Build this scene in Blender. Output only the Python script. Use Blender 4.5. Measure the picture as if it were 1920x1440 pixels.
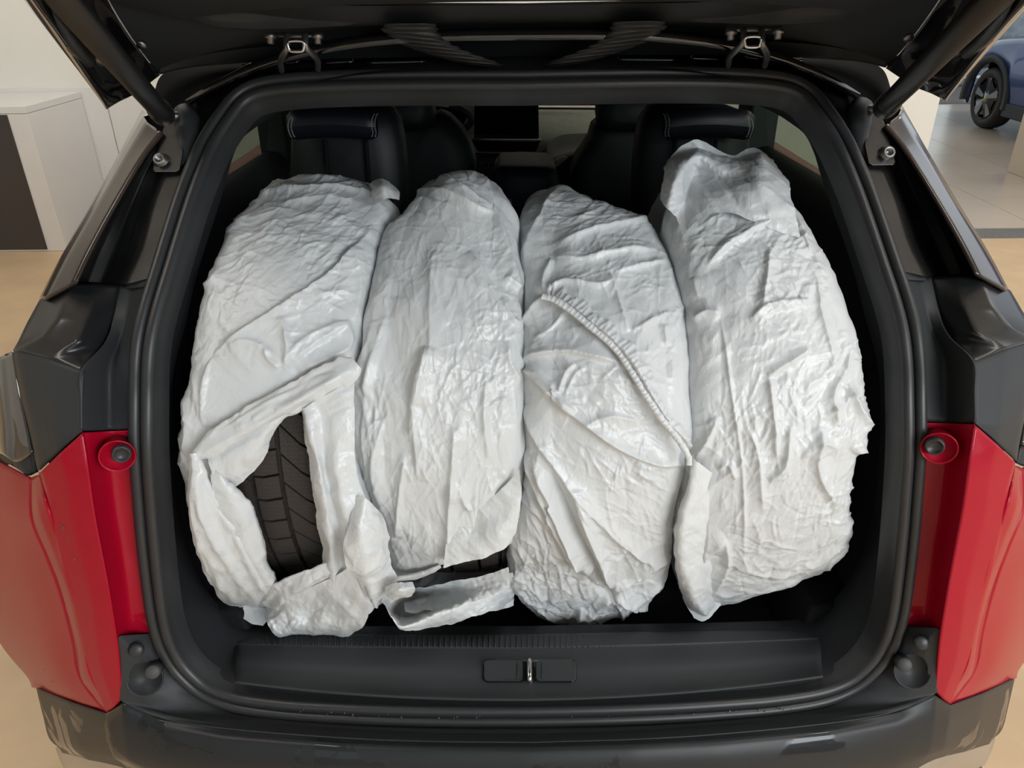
import bpy, bmesh, math, random
import numpy as np
from mathutils import Vector, Matrix

# ------------------------------------------------------------------ camera, world, light
scene = bpy.context.scene
for o in list(bpy.data.objects):
    bpy.data.objects.remove(o, do_unlink=True)
COL = scene.collection
W, H, F = 1920.0, 1440.0, 1440.0
PITCH, ROLL = math.radians(28.0), 0.0095
CAM = np.array([-0.02, 0.0, 1.70])
FWD = np.array([0.0, math.cos(PITCH), -math.sin(PITCH)])
UP0 = np.array([0.0, math.sin(PITCH), math.cos(PITCH)])
RT0 = np.array([1.0, 0.0, 0.0])
UPV = math.cos(ROLL) * UP0 + math.sin(ROLL) * RT0
RTV = math.cos(ROLL) * RT0 - math.sin(ROLL) * UP0

cam_d = bpy.data.cameras.new('camera')
cam = bpy.data.objects.new('camera', cam_d)
COL.objects.link(cam)
cam_d.sensor_fit = 'HORIZONTAL'
cam_d.sensor_width = 36.0
cam_d.lens = 36.0 * F / W
cam_d.clip_start = 0.02
m = Matrix.Identity(4)
for i in range(3):
    m[i][0], m[i][1], m[i][2], m[i][3] = RTV[i], UPV[i], -FWD[i], CAM[i]
cam.matrix_world = m
scene.camera = cam

world = bpy.data.worlds.new('overcast_daylight')
scene.world = world
world.use_nodes = True
bg = world.node_tree.nodes['Background']
bg.inputs[0].default_value = (0.86, 0.93, 1.0, 1.0)
bg.inputs[1].default_value = 0.95

cy_ = scene.cycles
cy_.max_bounces = 5; cy_.diffuse_bounces = 3; cy_.glossy_bounces = 2; cy_.transmission_bounces = 4; cy_.transparent_max_bounces = 8
vs = scene.view_settings
vs.view_transform = 'Standard'
vs.look = 'None'
vs.exposure = 0.27
vs.gamma = 1.0
vs.use_curve_mapping = False

def area_light(name, loc, rot, sx, sy, power, color):
    l = bpy.data.lights.new(name, 'AREA')
    l.shape = 'RECTANGLE'; l.size = sx; l.size_y = sy; l.energy = power; l.color = color
    o = bpy.data.objects.new(name, l); COL.objects.link(o)
    o.location = loc; o.rotation_euler = rot
    return o
# daylight coming in through the glazed side of the showroom behind the camera
_ld = Vector((0.0, 1.0, 1.1)) - Vector((3.6, -4.0, 2.9))
area_light('daylight_window', (3.6, -4.0, 2.9), _ld.to_track_quat('-Z', 'Y').to_euler(), 3.6, 1.9, 235, (0.93, 0.97, 1.0))
CEIL_LIGHTS = [(-2.6, 0.2), (2.6, 0.2), (-2.6, 4.4), (2.6, 4.4), (6.6, 4.4), (6.6, 8.6)]

# ------------------------------------------------------------------ helpers
def tag(o, label=None, cat=None, group=None, kind=None):
    if label: o['label'] = label
    if cat: o['category'] = cat
    if group: o['group'] = group
    if kind: o['kind'] = kind
    return o

def empty(name, loc=(0, 0, 0)):
    o = bpy.data.objects.new(name, None); COL.objects.link(o); o.location = loc
    o.empty_display_size = 0.05
    return o

def link(name, me, mat, parent=None, smooth=True):
    if mat is not None: me.materials.append(mat)
    o = bpy.data.objects.new(name, me); COL.objects.link(o)
    if parent is not None:
        o.parent = parent
        o.matrix_parent_inverse = Matrix.Translation(-Vector(PLOC.get(parent.name, (0, 0, 0))))
    if smooth and len(me.polygons):
        me.polygons.foreach_set('use_smooth', np.ones(len(me.polygons), dtype=bool))
    return o
PLOC = {}

def mesh(name, verts, faces, mat, parent=None, smooth=False):
    me = bpy.data.meshes.new(name)
    me.from_pydata([tuple(map(float, v)) for v in verts], [], faces)
    me.update()
    return link(name, me, mat, parent, smooth)

def bm_obj(name, bm, mat, parent=None, smooth=False):
    me = bpy.data.meshes.new(name)
    bmesh.ops.recalc_face_normals(bm, faces=bm.faces)
    bm.to_mesh(me); bm.free()
    return link(name, me, mat, parent, smooth)

def grid_mesh(name, P, mat, parent=None, keep=None, closed_u=False, smooth=True):
    """P: (n, m, 3) array -> quad mesh; keep: (n-1, m-1) mask of the faces to keep"""
    n, mm = P.shape[:2]
    I = np.arange(n * mm).reshape(n, mm)
    a, b, c, d = I[:-1, :-1], I[1:, :-1], I[1:, 1:], I[:-1, 1:]
    q = np.stack([a, b, c, d], -1)
    if closed_u:
        q2 = np.stack([I[-1, :-1], I[0, :-1], I[0, 1:], I[-1, 1:]], -1)[None]
        q = np.concatenate([q, q2], 0)
    if keep is not None: q = q[keep]
    q = q.reshape(-1, 4)
    me = bpy.data.meshes.new(name)
    used = np.unique(q)
    remap = -np.ones(n * mm, dtype=np.int64); remap[used] = np.arange(len(used))
    V = P.reshape(-1, 3)[used]; q = remap[q]
    me.vertices.add(len(V)); me.vertices.foreach_set('co', V.astype(np.float32).ravel())
    me.loops.add(q.size); me.loops.foreach_set('vertex_index', q.astype(np.int32).ravel())
    me.polygons.add(len(q)); me.polygons.foreach_set('loop_start', np.arange(0, q.size, 4, dtype=np.int32))
    me.update(calc_edges=True); me.validate()
    return link(name, me, mat, parent, smooth)

def solid(o, t, off=-1.0):
    md = o.modifiers.new('Solidify', 'SOLIDIFY'); md.thickness = t; md.offset = off
    return o
def subsurf(o, n):
    md = o.modifiers.new('Subdivision', 'SUBSURF'); md.levels = n; md.render_levels = n
    return o
def bevel(o, w, s=2):
    md = o.modifiers.new('Bevel', 'BEVEL'); md.width = w; md.segments = s; md.limit_method = 'ANGLE'
    md.angle_limit = math.radians(30); md.harden_normals = True
    return o

def box_bm(bm, x0, x1, y0, y1, z0, z1):
    vs_ = [bm.verts.new(p) for p in ((x0, y0, z0), (x1, y0, z0), (x1, y1, z0), (x0, y1, z0), (x0, y0, z1), (x1, y0, z1), (x1, y1, z1), (x0, y1, z1))]
    for f in ((0, 3, 2, 1), (4, 5, 6, 7), (0, 1, 5, 4), (1, 2, 6, 5), (2, 3, 7, 6), (3, 0, 4, 7)):
        bm.faces.new([vs_[i] for i in f])
    return vs_
def box(name, x0, x1, y0, y1, z0, z1, mat, parent=None, bev=0.0, seg=2):
    bm = bmesh.new(); box_bm(bm, x0, x1, y0, y1, z0, z1)
    o = bm_obj(name, bm, mat, parent, smooth=False)
    if bev:
        bevel(o, bev, seg)
        o.data.polygons.foreach_set('use_smooth', np.ones(len(o.data.polygons), dtype=bool))
    return o

def tube_pts(path, rad, seg=10):
    path = np.array(path, dtype=float); n = len(path)
    T = np.gradient(path, axis=0); T /= np.linalg.norm(T, axis=1)[:, None] + 1e-12
    ref = np.array([0.0, 0.0, 1.0])
    if abs(T[0] @ ref) > 0.9: ref = np.array([1.0, 0.0, 0.0])
    N = np.zeros_like(T); N[0] = ref - (ref @ T[0]) * T[0]; N[0] /= np.linalg.norm(N[0])
    for i in range(1, n):
        N[i] = N[i - 1] - (N[i - 1] @ T[i]) * T[i]; N[i] /= np.linalg.norm(N[i])
    B = np.cross(T, N)
    rad = np.broadcast_to(np.array(rad, dtype=float), (n,))
    a = np.linspace(0, 2 * np.pi, seg, endpoint=False)
    return path[:, None] + rad[:, None, None] * (np.cos(a)[None, :, None] * N[:, None] + np.sin(a)[None, :, None] * B[:, None])
def tube_geo(paths, seg=10):
    V, Fc = [], []
    for path, rad in paths:
        P = tube_pts(path, rad, seg); n = len(P); b0 = len(V)
        V += [tuple(p) for p in P.reshape(-1, 3)]
        for i in range(n - 1):
            for j in range(seg):
                k = (j + 1) % seg
                Fc.append((b0 + i * seg + j, b0 + i * seg + k, b0 + (i + 1) * seg + k, b0 + (i + 1) * seg + j))
        Fc.append(tuple(b0 + j for j in range(seg))[::-1]); Fc.append(tuple(b0 + (n - 1) * seg + j for j in range(seg)))
    return V, Fc
def tube(name, path, rad, mat, parent=None, seg=10):
    V, Fc = tube_geo([(path, rad)], seg)
    return mesh(name, V, Fc, mat, parent, True)

def lathe(name, prof, origin, axis, mat, parent=None, seg=28, smooth=True):
    """prof: (radius, height) along the axis"""
    ax = np.array(axis, float); ax /= np.linalg.norm(ax)
    r = np.array([0, 0, 1.0]) if abs(ax[2]) < 0.9 else np.array([1.0, 0, 0])
    e1 = np.cross(ax, r); e1 /= np.linalg.norm(e1); e2 = np.cross(ax, e1)
    V, Fc = [], []
    for (rr, hh) in prof:
        for k in range(seg):
            a = 2 * math.pi * k / seg
            V.append(np.array(origin) + hh * ax + rr * (math.cos(a) * e1 + math.sin(a) * e2))
    for i in range(len(prof) - 1):
        for k in range(seg):
            k2 = (k + 1) % seg
            Fc.append((i * seg + k, i * seg + k2, (i + 1) * seg + k2, (i + 1) * seg + k))
    if prof[-1][0] > 1e-6: Fc.append(tuple((len(prof) - 1) * seg + k for k in range(seg)))
    if prof[0][0] > 1e-6: Fc.append(tuple(range(seg))[::-1])
    return mesh(name, V, Fc, mat, parent, smooth)

def catmull(P, n, closed=False):
    """resample control points (k, d) to n points, centripetal-free uniform Catmull-Rom by chord length"""
    P = np.array(P, float)
    if closed:
        Q = np.vstack([P[-1:], P, P[:2]]); segs = len(P)
    else:
        Q = np.vstack([2 * P[0] - P[1], P, 2 * P[-1] - P[-2]]); segs = len(P) - 1
    ln = np.linalg.norm(Q[2:2 + segs] - Q[1:1 + segs], axis=1) + 1e-9
    cum = np.concatenate([[0], np.cumsum(ln)])
    s = np.linspace(0, cum[-1], n, endpoint=not closed)
    i = np.clip(np.searchsorted(cum, s, side='right') - 1, 0, segs - 1)
    t = ((s - cum[i]) / ln[i])[:, None]
    p0, p1, p2, p3 = Q[i], Q[i + 1], Q[i + 2], Q[i + 3]
    return 0.5 * ((2 * p1) + (-p0 + p2) * t + (2 * p0 - 5 * p1 + 4 * p2 - p3) * t ** 2 + (-p0 + 3 * p1 - 3 * p2 + p3) * t ** 3)
def linear(P, n):
    P = np.array(P, float)
    ln = np.linalg.norm(np.diff(P, axis=0), axis=1) + 1e-9
    cum = np.concatenate([[0], np.cumsum(ln)]); s = np.linspace(0, cum[-1], n)
    return np.stack([np.interp(s, cum, P[:, k]) for k in range(P.shape[1])], -1)
def spline_u(P, n):
    """uniform-parameter Catmull-Rom along axis 0 of (k, ..., d)"""
    P = np.array(P, float); k = len(P)
    if k == 2:
        t = np.linspace(0, 1, n).reshape((-1,) + (1,) * (P.ndim - 1)); return P[0] * (1 - t) + P[1] * t
    Q = np.concatenate([2 * P[:1] - P[1:2], P, 2 * P[-1:] - P[-2:-1]], 0)
    s = np.linspace(0, k - 1, n); i = np.clip(s.astype(int), 0, k - 2)
    t = (s - i).reshape((-1,) + (1,) * (P.ndim - 1))
    p0, p1, p2, p3 = Q[i], Q[i + 1], Q[i + 2], Q[i + 3]
    return 0.5 * ((2 * p1) + (-p0 + p2) * t + (2 * p0 - 5 * p1 + 4 * p2 - p3) * t ** 2 + (-p0 + 3 * p1 - 3 * p2 + p3) * t ** 3)
def linear_u(P, n):
    P = np.array(P, float); k = len(P)
    s = np.linspace(0, k - 1, n); i = np.clip(s.astype(int), 0, k - 2)
    t = (s - i).reshape((-1,) + (1,) * (P.ndim - 1))
    return P[i] * (1 - t) + P[i + 1] * t

# measured sight lines: where a feature seen at (u, v) stands at a known distance
def ray(u, v):
    a = (np.asarray(u, float) - W / 2) / F; b = (H / 2 - np.asarray(v, float)) / F
    return FWD + a[..., None] * RTV + b[..., None] * UPV
def at_y(u, v, y):
    d = ray(u, v); return CAM + d * (np.asarray(y) / d[..., 1])[..., None]
def at_x(u, v, x):
    d = ray(u, v); return CAM + d * ((np.asarray(x) - CAM[0]) / d[..., 0])[..., None]
def at_z(u, v, z):
    d = ray(u, v); return CAM + d * ((np.asarray(z) - CAM[2]) / d[..., 2])[..., None]
def proj(P):
    q = np.asarray(P) - CAM
    t = q @ FWD
    return W / 2 + F * (q @ RTV) / t, H / 2 - F * (q @ UPV) / t
GZ = np.array([0.40, 0.70, 0.76, 0.95, 1.18, 1.30, 1.45, 1.565, 1.70])
GY = np.array([0.74, 0.745, 0.752, 0.765, 0.807, 0.88, 1.03, 1.16, 1.31])
def gsurf(x, z):
    return np.interp(z, GZ, GY) + 0.20 * x * x
def S(u, v, off=0.0):
    """point of the tailgate aperture surface (plus an offset along y) on the sight line"""
    u = np.asarray(u, float); v = np.asarray(v, float)
    d = ray(u, v); lo = np.full(u.shape, 0.2); hi = np.full(u.shape, 2.5)
    for _ in range(40):
        mid = 0.5 * (lo + hi); p = CAM + d * mid[..., None]
        f = p[..., 1] - gsurf(p[..., 0], p[..., 2]) - off
        hi = np.where(f > 0, mid, hi); lo = np.where(f > 0, lo, mid)
    return CAM + d * (0.5 * (lo + hi))[..., None]
def mir(P):
    Q = np.array(P, float).copy(); Q[..., 0] *= -1; return Q

# ------------------------------------------------------------------ noise
_rng = np.random.RandomState(7)
_perm = _rng.permutation(256); _perm = np.concatenate([_perm, _perm])
_grad = _rng.normal(size=(256, 3)); _grad /= np.linalg.norm(_grad, axis=1)[:, None]
def perlin(P):
    P = np.asarray(P, float); I = np.floor(P).astype(int); f = P - I
    I &= 255; w = f * f * f * (f * (f * 6 - 15) + 10)
    out = 0
    for dx in (0, 1):
        for dy in (0, 1):
            for dz in (0, 1):
                h = _perm[_perm[_perm[(I[..., 0] + dx) & 255] + ((I[..., 1] + dy) & 255)] + ((I[..., 2] + dz) & 255)]
                g = _grad[h]
                dd = g[..., 0] * (f[..., 0] - dx) + g[..., 1] * (f[..., 1] - dy) + g[..., 2] * (f[..., 2] - dz)
                wx = w[..., 0] if dx else 1 - w[..., 0]
                wy = w[..., 1] if dy else 1 - w[..., 1]
                wz = w[..., 2] if dz else 1 - w[..., 2]
                out = out + dd * wx * wy * wz
    return out
def ridged(P):
    return 1.0 - np.minimum(np.abs(perlin(P)) * 2.6, 1.0)

# ------------------------------------------------------------------ materials
MATS = {}
def mat(name, color, rough=0.5, metal=0.0, spec=0.5, coat=0.0, coat_rough=0.03, bump=None, var=None, **kw):
    if name in MATS: return MATS[name]
    mt = bpy.data.materials.new(name); mt.use_nodes = True
    nt = mt.node_tree; b = nt.nodes['Principled BSDF']
    b.inputs['Base Color'].default_value = (*color, 1)
    b.inputs['Roughness'].default_value = rough
    b.inputs['Metallic'].default_value = metal
    b.inputs['Specular IOR Level'].default_value = spec
    b.inputs['Coat Weight'].default_value = coat
    b.inputs['Coat Roughness'].default_value = coat_rough
    for k, v in kw.items(): b.inputs[k.replace('_', ' ')].default_value = v
    tc = nt.nodes.new('ShaderNodeTexCoord')
    if var:   # (scale, amount, detail): gentle variation of the colour
        nz = nt.nodes.new('ShaderNodeTexNoise'); nz.inputs['Scale'].default_value = var[0]; nz.inputs['Detail'].default_value = var[2] if len(var) > 2 else 4
        rp = nt.nodes.new('ShaderNodeValToRGB')
        rp.color_ramp.elements[0].color = (*[c * (1 - var[1]) for c in color], 1)
        rp.color_ramp.elements[1].color = (*[min(1, c * (1 + var[1])) for c in color], 1)
        rp.color_ramp.elements[0].position = 0.3; rp.color_ramp.elements[1].position = 0.7
        nt.links.new(tc.outputs['Object'], nz.inputs['Vector']); nt.links.new(nz.outputs['Fac'], rp.inputs['Fac'])
        nt.links.new(rp.outputs['Color'], b.inputs['Base Color'])
    if bump:  # (scale, strength, distance)
        nz = nt.nodes.new('ShaderNodeTexNoise'); nz.inputs['Scale'].default_value = bump[0]; nz.inputs['Detail'].default_value = 3
        bp = nt.nodes.new('ShaderNodeBump'); bp.inputs['Strength'].default_value = bump[1]; bp.inputs['Distance'].default_value = bump[2]
        nt.links.new(tc.outputs['Object'], nz.inputs['Vector']); nt.links.new(nz.outputs['Fac'], bp.inputs['Height'])
        nt.links.new(bp.outputs['Normal'], b.inputs['Normal'])
    MATS[name] = mt
    return mt

M_red = mat('red_metallic_paint', (0.35, 0.002, 0.018), 0.45, 0.0, 0.1, 0.35, 0.03)
M_gloss = mat('piano_black_paint', (0.006, 0.006, 0.007), 0.12, 0, 0.5, 1.0, 0.02)
M_bodyblack = mat('black_body_paint', (0.010, 0.010, 0.010), 0.28, 0, 0.5, 0.3, 0.1, var=(9, 0.4))
M_plastic = mat('black_grained_plastic', (0.030, 0.033, 0.036), 0.52, 0, 0.32, bump=(900, 0.10, 0.0006))
M_plastic_s = mat('black_satin_plastic', (0.016, 0.017, 0.018), 0.30, 0, 0.5, bump=(700, 0.05, 0.0004))
M_rubber = mat('black_rubber_seal', (0.026, 0.027, 0.029), 0.40, 0, 0.45)
M_dark = mat('dark_boot_lining', (0.008, 0.008, 0.009), 0.8, 0, 0.2, bump=(300, 0.3, 0.002))
M_trim = mat('dark_interior_trim', (0.014, 0.015, 0.018), 0.6, 0, 0.35, bump=(700, 0.08, 0.0006))
M_leather = mat('black_blue_leather', (0.010, 0.011, 0.017), 0.42, 0, 0.45, bump=(400, 0.08, 0.0006))
M_leather2 = mat('black_leather', (0.008, 0.010, 0.012), 0.5, 0, 0.4, bump=(400, 0.08, 0.0006))
M_stitch = mat('white_stitching', (0.45, 0.47, 0.5), 0.7)
M_steel = mat('dark_zinc_steel', (0.22, 0.22, 0.225), 0.35, 0.9)
M_gutter = mat('black_seam_paint', (0.007, 0.007, 0.007), 0.9, 0, 0.05)
M_pillar = mat('black_gloss_brown_reflection', (0.035, 0.024, 0.020), 0.16, 0, 0.3, 0.18, 0.03, var=(6, 0.5, 3))  # black gloss with the copper-brown reflection put into its base colour
M_buff = mat('grey_worn_rubber', (0.055, 0.057, 0.06), 0.6)
M_chrome = mat('bright_steel', (0.55, 0.55, 0.56), 0.18, 1.0)
M_beige = mat('beige_dash_fabric', (0.86, 0.78, 0.65), 0.75, var=(40, 0.06), bump=(400, 0.15, 0.001))
M_screen = mat('dark_screen_glass', (0.003, 0.004, 0.007), 0.15, 0, 0.3)
M_blue_scr = mat('dark_blue_screen', (0.006, 0.008, 0.06), 0.1)
M_tyre = mat('tyre_rubber', (0.034, 0.030, 0.028), 0.62, 0, 0.35, var=(30, 0.25), bump=(160, 0.25, 0.002))
M_strutm = mat('black_strut_paint', (0.012, 0.012, 0.012), 0.33, 0, 0.5)
M_wall = mat('off_white_wall', (0.84, 0.82, 0.75), 0.7, var=(2, 0.02))
M_white = mat('white_laminate', (0.80, 0.79, 0.77), 0.45, var=(3, 0.015))
M_brown = mat('dark_brown_panel', (0.055, 0.045, 0.042), 0.5, var=(3, 0.06))
M_floor = mat('tan_floor', (0.64, 0.47, 0.29), 0.5, var=(3.5, 0.10, 8), bump=(40, 0.1, 0.004))
M_tile = mat('beige_floor_tile', (0.62, 0.54, 0.45), 0.22, 0, 0.5, var=(1.3, 0.05))
M_strip = mat('grey_threshold', (0.15, 0.15, 0.15), 0.6, var=(30, 0.15))
M_matg = mat('grey_entrance_mat', (0.24, 0.24, 0.25), 0.9, var=(20, 0.1))
M_blue = mat('blue_metallic_paint', (0.008, 0.034, 0.15), 0.3, 0.3, 0.4, 0.6)
M_alu = mat('window_frame_metal', (0.30, 0.31, 0.32), 0.4, 0.6)
M_ceil = mat('white_ceiling', (0.72, 0.71, 0.69), 0.8, var=(2, 0.02))
def wet_material():
    mt = mat('wet_black_plastic', (0.020, 0.022, 0.024), 0.34, 0, 0.28); nt = mt.node_tree; b = nt.nodes['Principled BSDF']
    tc = nt.nodes.new('ShaderNodeTexCoord'); nz = nt.nodes.new('ShaderNodeTexNoise'); nz.inputs['Scale'].default_value = 7.0; nz.inputs['Detail'].default_value = 5; nz.inputs['Distortion'].default_value = 0.6
    nt.links.new(tc.outputs['Object'], nz.inputs['Vector'])
    rp = nt.nodes.new('ShaderNodeValToRGB'); rp.color_ramp.elements[0].position = 0.55; rp.color_ramp.elements[1].position = 0.57
    rp.color_ramp.elements[0].color = (0.40, 0.40, 0.40, 1); rp.color_ramp.elements[1].color = (0.07, 0.07, 0.07, 1)
    nt.links.new(nz.outputs['Fac'], rp.inputs[0]); nt.links.new(rp.outputs[0], b.inputs['Roughness'])
    return mt
M_wet = wet_material()
def world_coords(mt):
    nt = mt.node_tree; g = nt.nodes.new('ShaderNodeNewGeometry')
    for l in list(nt.links):
        if l.from_node.type == 'TEX_COORD':
            d = l.to_socket; nt.links.remove(l); nt.links.new(g.outputs['Position'], d)
world_coords(M_tile)
M_lens = mat('clear_lamp_lens', (0.02, 0.02, 0.022), 0.04, 0, 0.6, 1.0, 0.0)
M_silver = mat('silver_bumper_strip', (0.52, 0.52, 0.52), 0.25, 0.85)

def emis(name, color, strength):
    mt = bpy.data.materials.new(name); mt.use_nodes = True; nt = mt.node_tree
    b = nt.nodes['Principled BSDF']; b.inputs['Base Color'].default_value = (*color, 1)
    b.inputs['Emission Color'].default_value = (*color, 1); b.inputs['Emission Strength'].default_value = strength
    return mt
def glass(name, color, rough=0.0):
    """thin pane: tinted see-through film with a faint mirror"""
    mt = bpy.data.materials.new(name); mt.use_nodes = True; nt = mt.node_tree; nt.nodes.clear()
    out = nt.nodes.new('ShaderNodeOutputMaterial'); tr = nt.nodes.new('ShaderNodeBsdfTransparent')
    gl = nt.nodes.new('ShaderNodeBsdfGlossy'); mx = nt.nodes.new('ShaderNodeMixShader'); fr = nt.nodes.new('ShaderNodeFresnel')
    tr.inputs[0].default_value = (*color, 1); gl.inputs['Roughness'].default_value = rough; fr.inputs[0].default_value = 1.45
    nt.links.new(fr.outputs[0], mx.inputs[0]); nt.links.new(tr.outputs[0], mx.inputs[1]); nt.links.new(gl.outputs[0], mx.inputs[2])
    nt.links.new(mx.outputs[0], out.inputs[0])
    return mt
M_glass = glass('clear_pane', (0.93, 0.96, 0.95))
M_tint = glass('green_tinted_pane', (0.22, 0.27, 0.22))

def bag_material():
    mt = bpy.data.materials.new('white_plastic_film'); mt.use_nodes = True; nt = mt.node_tree
    b = nt.nodes['Principled BSDF']
    b.inputs['Base Color'].default_value = (0.75, 0.77, 0.78, 1)
    b.inputs['Roughness'].default_value = 0.33
    b.inputs['Specular IOR Level'].default_value = 0.55
    tc = nt.nodes.new('ShaderNodeTexCoord')
    mp = nt.nodes.new('ShaderNodeMapping'); mp.inputs['Scale'].default_value = (1.0, 0.6, 0.6); mp.inputs['Rotation'].default_value = (0.3, 0.5, 0.2)
    nt.links.new(tc.outputs['Object'], mp.inputs['Vector'])
    n1 = nt.nodes.new('ShaderNodeTexNoise'); n1.noise_type = 'RIDGED_MULTIFRACTAL'
    n1.inputs['Scale'].default_value = 16; n1.inputs['Detail'].default_value = 3; n1.inputs['Distortion'].default_value = 1.2
    n2 = nt.nodes.new('ShaderNodeTexNoise'); n2.inputs['Scale'].default_value = 90; n2.inputs['Detail'].default_value = 3; n2.inputs['Distortion'].default_value = 2.0
    nt.links.new(mp.outputs[0], n1.inputs['Vector']); nt.links.new(mp.outputs[0], n2.inputs['Vector'])
    mx = nt.nodes.new('ShaderNodeMath'); mx.operation = 'MULTIPLY_ADD'; mx.inputs[1].default_value = 0.55
    nt.links.new(n1.outputs['Fac'], mx.inputs[0]); nt.links.new(n2.outputs['Fac'], mx.inputs[2])
    bp = nt.nodes.new('ShaderNodeBump'); bp.inputs['Strength'].default_value = 0.25; bp.inputs['Distance'].default_value = 0.003
    nt.links.new(mx.outputs[0], bp.inputs['Height']); nt.links.new(bp.outputs[0], b.inputs['Normal'])
    tl = nt.nodes.new('ShaderNodeBsdfTranslucent'); tl.inputs[0].default_value = (0.80, 0.79, 0.76, 1)
    nt.links.new(bp.outputs[0], tl.inputs['Normal'])
    ms = nt.nodes.new('ShaderNodeMixShader'); ms.inputs[0].default_value = 0.16
    out = nt.nodes['Material Output']
    nt.links.new(b.outputs[0], ms.inputs[1]); nt.links.new(tl.outputs[0], ms.inputs[2]); nt.links.new(ms.outputs[0], out.inputs[0])
    return mt
M_bag = bag_material()

# ================================================================== THE SHOWROOM
fl = box('floor', -9.2, 11.2, -6.4, 5.36, -0.10, 0.0, M_floor); tag(fl, kind='structure')
st = box('trim_1', -9.2, 11.2, 5.36, 5.60, -0.10, 0.002, M_strip); tag(st, kind='structure')
ft = box('floor_tiled', -9.2, 11.2, 5.60, 14.6, -0.10, -0.006, M_strip); tag(ft, kind='structure')
tile_me = None
for iy in range(7):
    for ix in range(9):
        x0, y0 = 0.43 + 0.88 * ix, 5.60 + 0.88 * iy
        if tile_me is None:
            t = box('floor_tile', 0.002, 0.877, 0.002, 0.877, -0.012, 0.0, M_tile, ft); tile_me = t
        else:
            t = bpy.data.objects.new('floor_tile', tile_me.data); COL.objects.link(t); t.parent = ft
        t.location = (x0, y0, 0)
em = box('entrance_mat', 3.6, 11.0, 11.75, 13.4, -0.006, 0.012, M_matg)
tag(em, 'grey entrance mat on the tiles behind the blue car', 'mat')

wl = box('wall_left', -9.2, -9.0, -6.4, 14.6, 0, 4.2, M_wall); tag(wl, kind='structure')
wf = box('wall_front', -9.0, 3.18, 6.02, 6.32, 0, 4.2, M_wall); tag(wf, kind='structure')
wb = box('wall_back_unseen', -9.2, 11.2, -6.5, -6.4, 0, 1.5, M_wall); tag(wb, kind='structure')  # unseen low wall, added to cut low-angle fill light from outside
wn2 = empty('window_2', (1.0, -6.45, 1.5)); PLOC[wn2.name] = (1.0, -6.45, 1.5); tag(wn2, kind='structure')
for i in range(9):
    x = -9.1 + i * 2.53
    box('mullion', x - 0.05, x + 0.05, -6.5, -6.4, 1.5, 4.2, M_alu, wn2)
    if i < 8: box('pane', x + 0.05, x + 2.48, -6.455, -6.445, 1.5, 4.2, M_glass, wn2)
ce = box('ceiling', -9.2, 11.2, -6.4, 14.6, 4.2, 4.3, M_ceil); tag(ce, kind='structure')
M_lamp = emis('warm_lamp_panel', (1.0, 0.95, 0.88), 9.0)
for (x, y) in CEIL_LIGHTS:
    lf = box('light_panel', x - 0.95, x + 0.95, y - 0.35, y + 0.35, 4.17, 4.199, M_white, ce)
    box('diffuser', x - 0.9, x + 0.9, y - 0.3, y + 0.3, 4.15, 4.169, M_lamp, lf)
# glazed far side behind the blue car
wn = empty('window_1', (7.2, 13.9, 0)); PLOC[wn.name] = (7.2, 13.9, 0); tag(wn, kind='structure')
for i in range(6):
    x = 3.4 + i * 1.55
    box('mullion', x - 0.05, x + 0.05, 13.85, 13.95, 0, 4.2, M_alu, wn)
    if i < 5: box('pane', x + 0.05, x + 1.50, 13.89, 13.905, 0.1, 4.15, M_glass, wn)
box('bottom_rail', 3.4, 11.15, 13.85, 13.95, 0.0, 0.1, M_alu, wn)
# pale pavement outside the glazing
pv = box('ground', -9.2, 30, 14.6, 40, -0.2, -0.11, mat('pale_paving', (0.6, 0.6, 0.58), 0.8, var=(1, 0.1))); tag(pv, kind='structure')
# poster on the glazing
po = empty('window_poster', (8.4, 13.8, 0.6)); PLOC[po.name] = (8.4, 13.8, 0.6)
tag(po, 'grey poster with white letters on the glass beyond the blue car', 'poster')
M_post = mat('poster_print', (0.30, 0.36, 0.42), 0.5, var=(4, 0.6, 6))
box('sheet', 7.55, 9.02, 13.82, 13.835, 0.15, 3.4, M_post, po)
V, Fc = [], []
def stroke(V, Fc, p, q, w, y):
    p = np.array(p, float); q = np.array(q, float); d = q - p; d /= np.linalg.norm(d); n = np.array([-d[1], d[0]]) * w / 2
    b = len(V)
    for yy in (y, y - 0.004):
        for c in (p - n, q - n, q + n, p + n): V.append((c[0], yy, c[1]))
    Fc += [(b + 0, b + 1, b + 2, b + 3), (b + 7, b + 6, b + 5, b + 4)]
    for k in range(4): Fc.append((b + k, b + (k + 1) % 4, b + 4 + (k + 1) % 4, b + 4 + k))
for (p, q) in [((8.62, 0.72), (8.62, 0.98)), ((8.62, 0.98), (8.90, 0.72)), ((8.90, 0.72), (8.90, 0.98)), ((8.64, 1.08), (8.92, 1.08)), ((8.64, 1.16), (8.92, 1.24)), ((8.64, 1.30), (8.92, 1.30))]:
    stroke(V, Fc, p, q, 0.075, 13.818)
mesh('lettering', V, Fc, M_white, po)

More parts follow.
